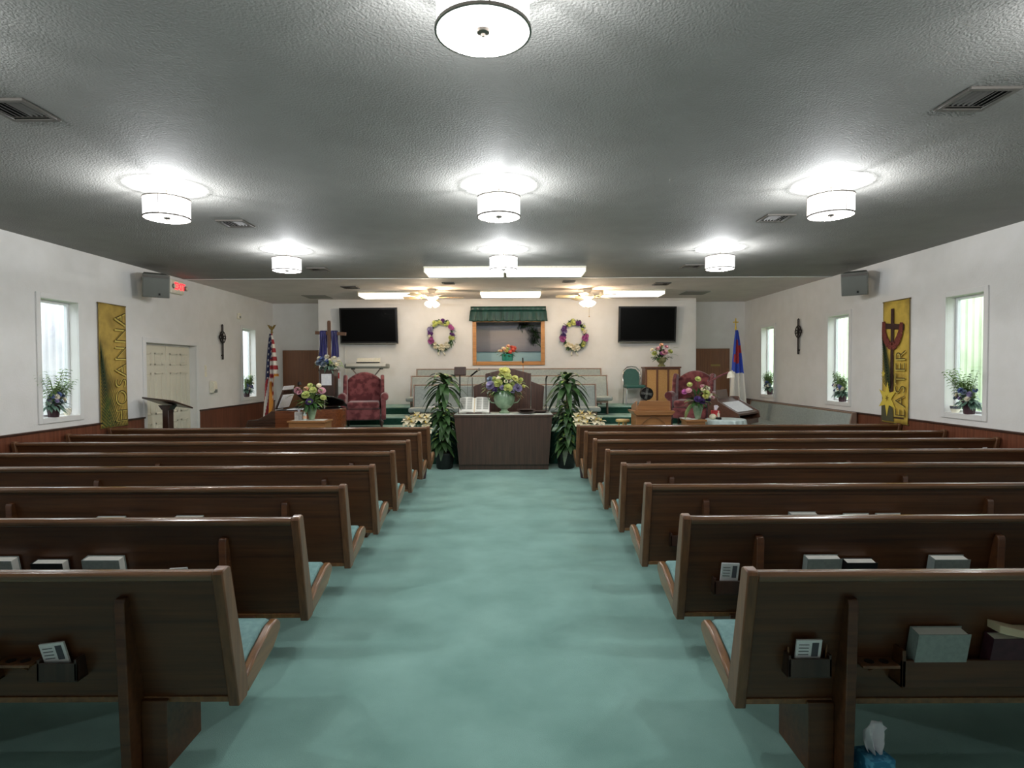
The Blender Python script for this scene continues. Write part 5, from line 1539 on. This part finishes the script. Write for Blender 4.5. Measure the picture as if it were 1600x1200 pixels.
def star(mb, cx, cz, r0, r1, n, y0, y1, ph=0.0):
    pts = []
    for i in range(n * 2):
        a = PI * i / n + ph; r = r0 if i % 2 == 0 else r1
        pts.append((cx + r * math.cos(a), cz + r * math.sin(a) * 1.15))
    mb.prism(pts, y0, y1, 'y')
star(d, -.14, .34, .22, .09, 6, -.0275, -.0265, .5)
star(d, -.235, .70, .05, .022, 5, -.0275, -.0265, .2)
d.build('painted_lily', 'lily_yellow', t, smooth=False)
d = MB(); star(d, -.14, .35, .05, .015, 6, -.029, -.028, .2); d.build('lily_centre', 'lily_dark', t, smooth=False)
text('lettering_highlight', 'EASTER', .26, 'ink_light', t, tr(.140, -.0300, .565) @ UPR, .001, -.002, 1.08, (.92, .22))
text('lettering', 'EASTER', .26, 'ink_brown', t, tr(.154, -.0325, .575) @ UPR, .001, -.006, 1.08, (.92, .21))

# ------------------------------------------------------------------ wall crosses, speakers, exit sign, small fittings
def wall_cross(side, y, zc, label):
    x = XL if side == 'l' else XR
    t = thing('wall_cross', label, 'cross', (x, y, zc), R(90) if side == 'l' else R(-90), 'dark metal crosses on the side walls')
    b = MB()
    for s in (-1, 1):
        b.tube([(s * .022, -.03, .29), (s * .022, -.03, -.36)], .009, n=8)
        b.tube([(s * .13, -.03, .085), (s * .13, -.03, .035), (-s * .0, -.03, .035)], .009, n=8)
        b.tube([(s * .13, -.03, .085), (0, -.03, .085)], .009, n=8)
    b.tube([(-.022, -.03, .29), (0, -.03, .305), (.022, -.03, .29)], .009, n=8); b.tube([(-.022, -.03, -.36), (.022, -.03, -.36)], .009, n=8)
    b.build('bars', 'iron', t)
    MB().tube([(.115 * math.cos(2 * PI * i / 24), -.032, .06 + .115 * math.sin(2 * PI * i / 24)) for i in range(25)], .008, n=6).build('ring', 'iron', t)
    c = MB()
    for k in range(4):
        a = PI / 4 + k * PI / 2
        c.tube([(.07 * math.cos(a) + .035 * math.cos(2 * PI * i / 12), -.034, .06 + .07 * math.sin(a) + .035 * math.sin(2 * PI * i / 12)) for i in range(13)], .006, n=6)
    c.build('scrolls', 'iron', t)
    MB().ball((0, -.036, .06), .03, 2, 0, (1, .5, 1)).build('boss', 'iron', t)
    MB().box(-.01, .01, -.03, 0, .10, .12).box(-.01, .01, -.03, 0, -.3, -.28).build('standoff', 'iron', t)
    return t
wall_cross('l', 11.48, 2.23, 'dark metal cross on the left wall beyond the cream doors')
wall_cross('r', 11.32, 2.28, 'dark metal cross on the right wall between the windows')
def speaker(loc, rz, label):
    t = thing('loudspeaker', label, 'speaker', loc, group='grey loudspeakers high on the side walls')
    t.rotation_euler = (R(14), 0, rz)
    MB().prism([(-.18, -.15), (.18, -.15), (.13, .12), (-.13, .12)], -.17, .17, 'z').build('cabinet', 'grey', t, bevel=.01)
    MB().box(-.168, .168, -.163, -.148, -.158, .12).build('front_grille', 'greygrille', t, bevel=.005)
    MB().box(-.168, .168, -.160, -.148, .125, .16).build('horn_band', 'vent', t, bevel=.004)
    MB().box(.03, .055, -.168, -.160, -.13, -.10).build('badge', 'black', t)
    MB().tube([(0, .10, 0), (0, .36, .09)], .02, n=8).build('bracket', 'iron', t)
    return t
speaker((-5.34, 8.94, 2.935), R(38), 'grey loudspeaker high on the left wall next to the exit sign')
speaker((5.20, 9.02, 2.93), R(-38), 'grey loudspeaker high on the right wall above the pew')
t = thing('exit_sign', 'lit red EXIT sign with emergency lamps above the cream double doors', 'exit sign', (XL, 9.90, 3.035), R(90))
MB().box(-.19, .19, -.07, 0, -.115, .11).build('housing', 'white', t, bevel=.02)
MB().box(-.06, .17, -.074, -.069, -.085, .095).build('letter_panel', 'white', t, bevel=.003)
text('lettering', 'EXIT', .155, 'exit_red', t, tr(.055, -.076, .005) @ rotx(PI / 2), .002, .004, .95)
for x in (-.135, .235):
    h = MB().lathe([(0, -.025), (.036, -.025), (.04, -.01), (.03, .02), (0, .03)], n=16, caps=False, mtx=tr(x, -.07, .0) @ rotx(PI / 2 + .0) @ rotx(PI)).build('lamp_head', 'grey', t)
    MB().lathe([(0, -.027), (.03, -.026)], n=16, caps=False, mtx=tr(x, -.07, .0) @ rotx(PI / 2) @ rotx(PI)).build('lens', 'white', h)
MB().tube([(.18, -.03, 0), (.235, -.05, 0)], .012).build('lamp_arm', 'grey', t)
t = thing('hand_sanitizer_dispenser', 'white wall dispenser right of the cream double doors', 'dispenser', (XL, 11.06, 1.34), R(90))
MB().prism([(0, -.11), (0, .12), (-.08, .11), (-.10, .05), (-.10, -.06), (-.07, -.11)], -.06, .06, 'x').build('housing', 'white', t, bevel=.012)
MB().box(-.045, .045, -.106, -.09, -.10, -.04).build('push_bar', 'grey', t, bevel=.006)
t = thing('light_switch', 'pair of light switches on the left wall right of the doors', 'switch', (XL, 10.88, 1.64), R(90))
for z in (-.055, .055):
    pl_ = MB().box(-.035, .035, -.006, 0, z - .05, z + .05).build('switch_plate', 'white', t, bevel=.002)
    MB().box(-.006, .006, -.016, -.005, z - .012, z + .012).build('toggle', 'white', pl_)
t = thing('motion_sensor', 'small white sensor high on the left wall above the metal cross', 'sensor', (XL, 12.2, 2.76), R(90))
MB().box(-.05, .05, -.05, 0, -.06, .06).build('body', 'white', t, bevel=.012)
MB().box(-.03, .03, -.055, -.045, -.04, .0).build('lens', 'grey', t, bevel=.006)
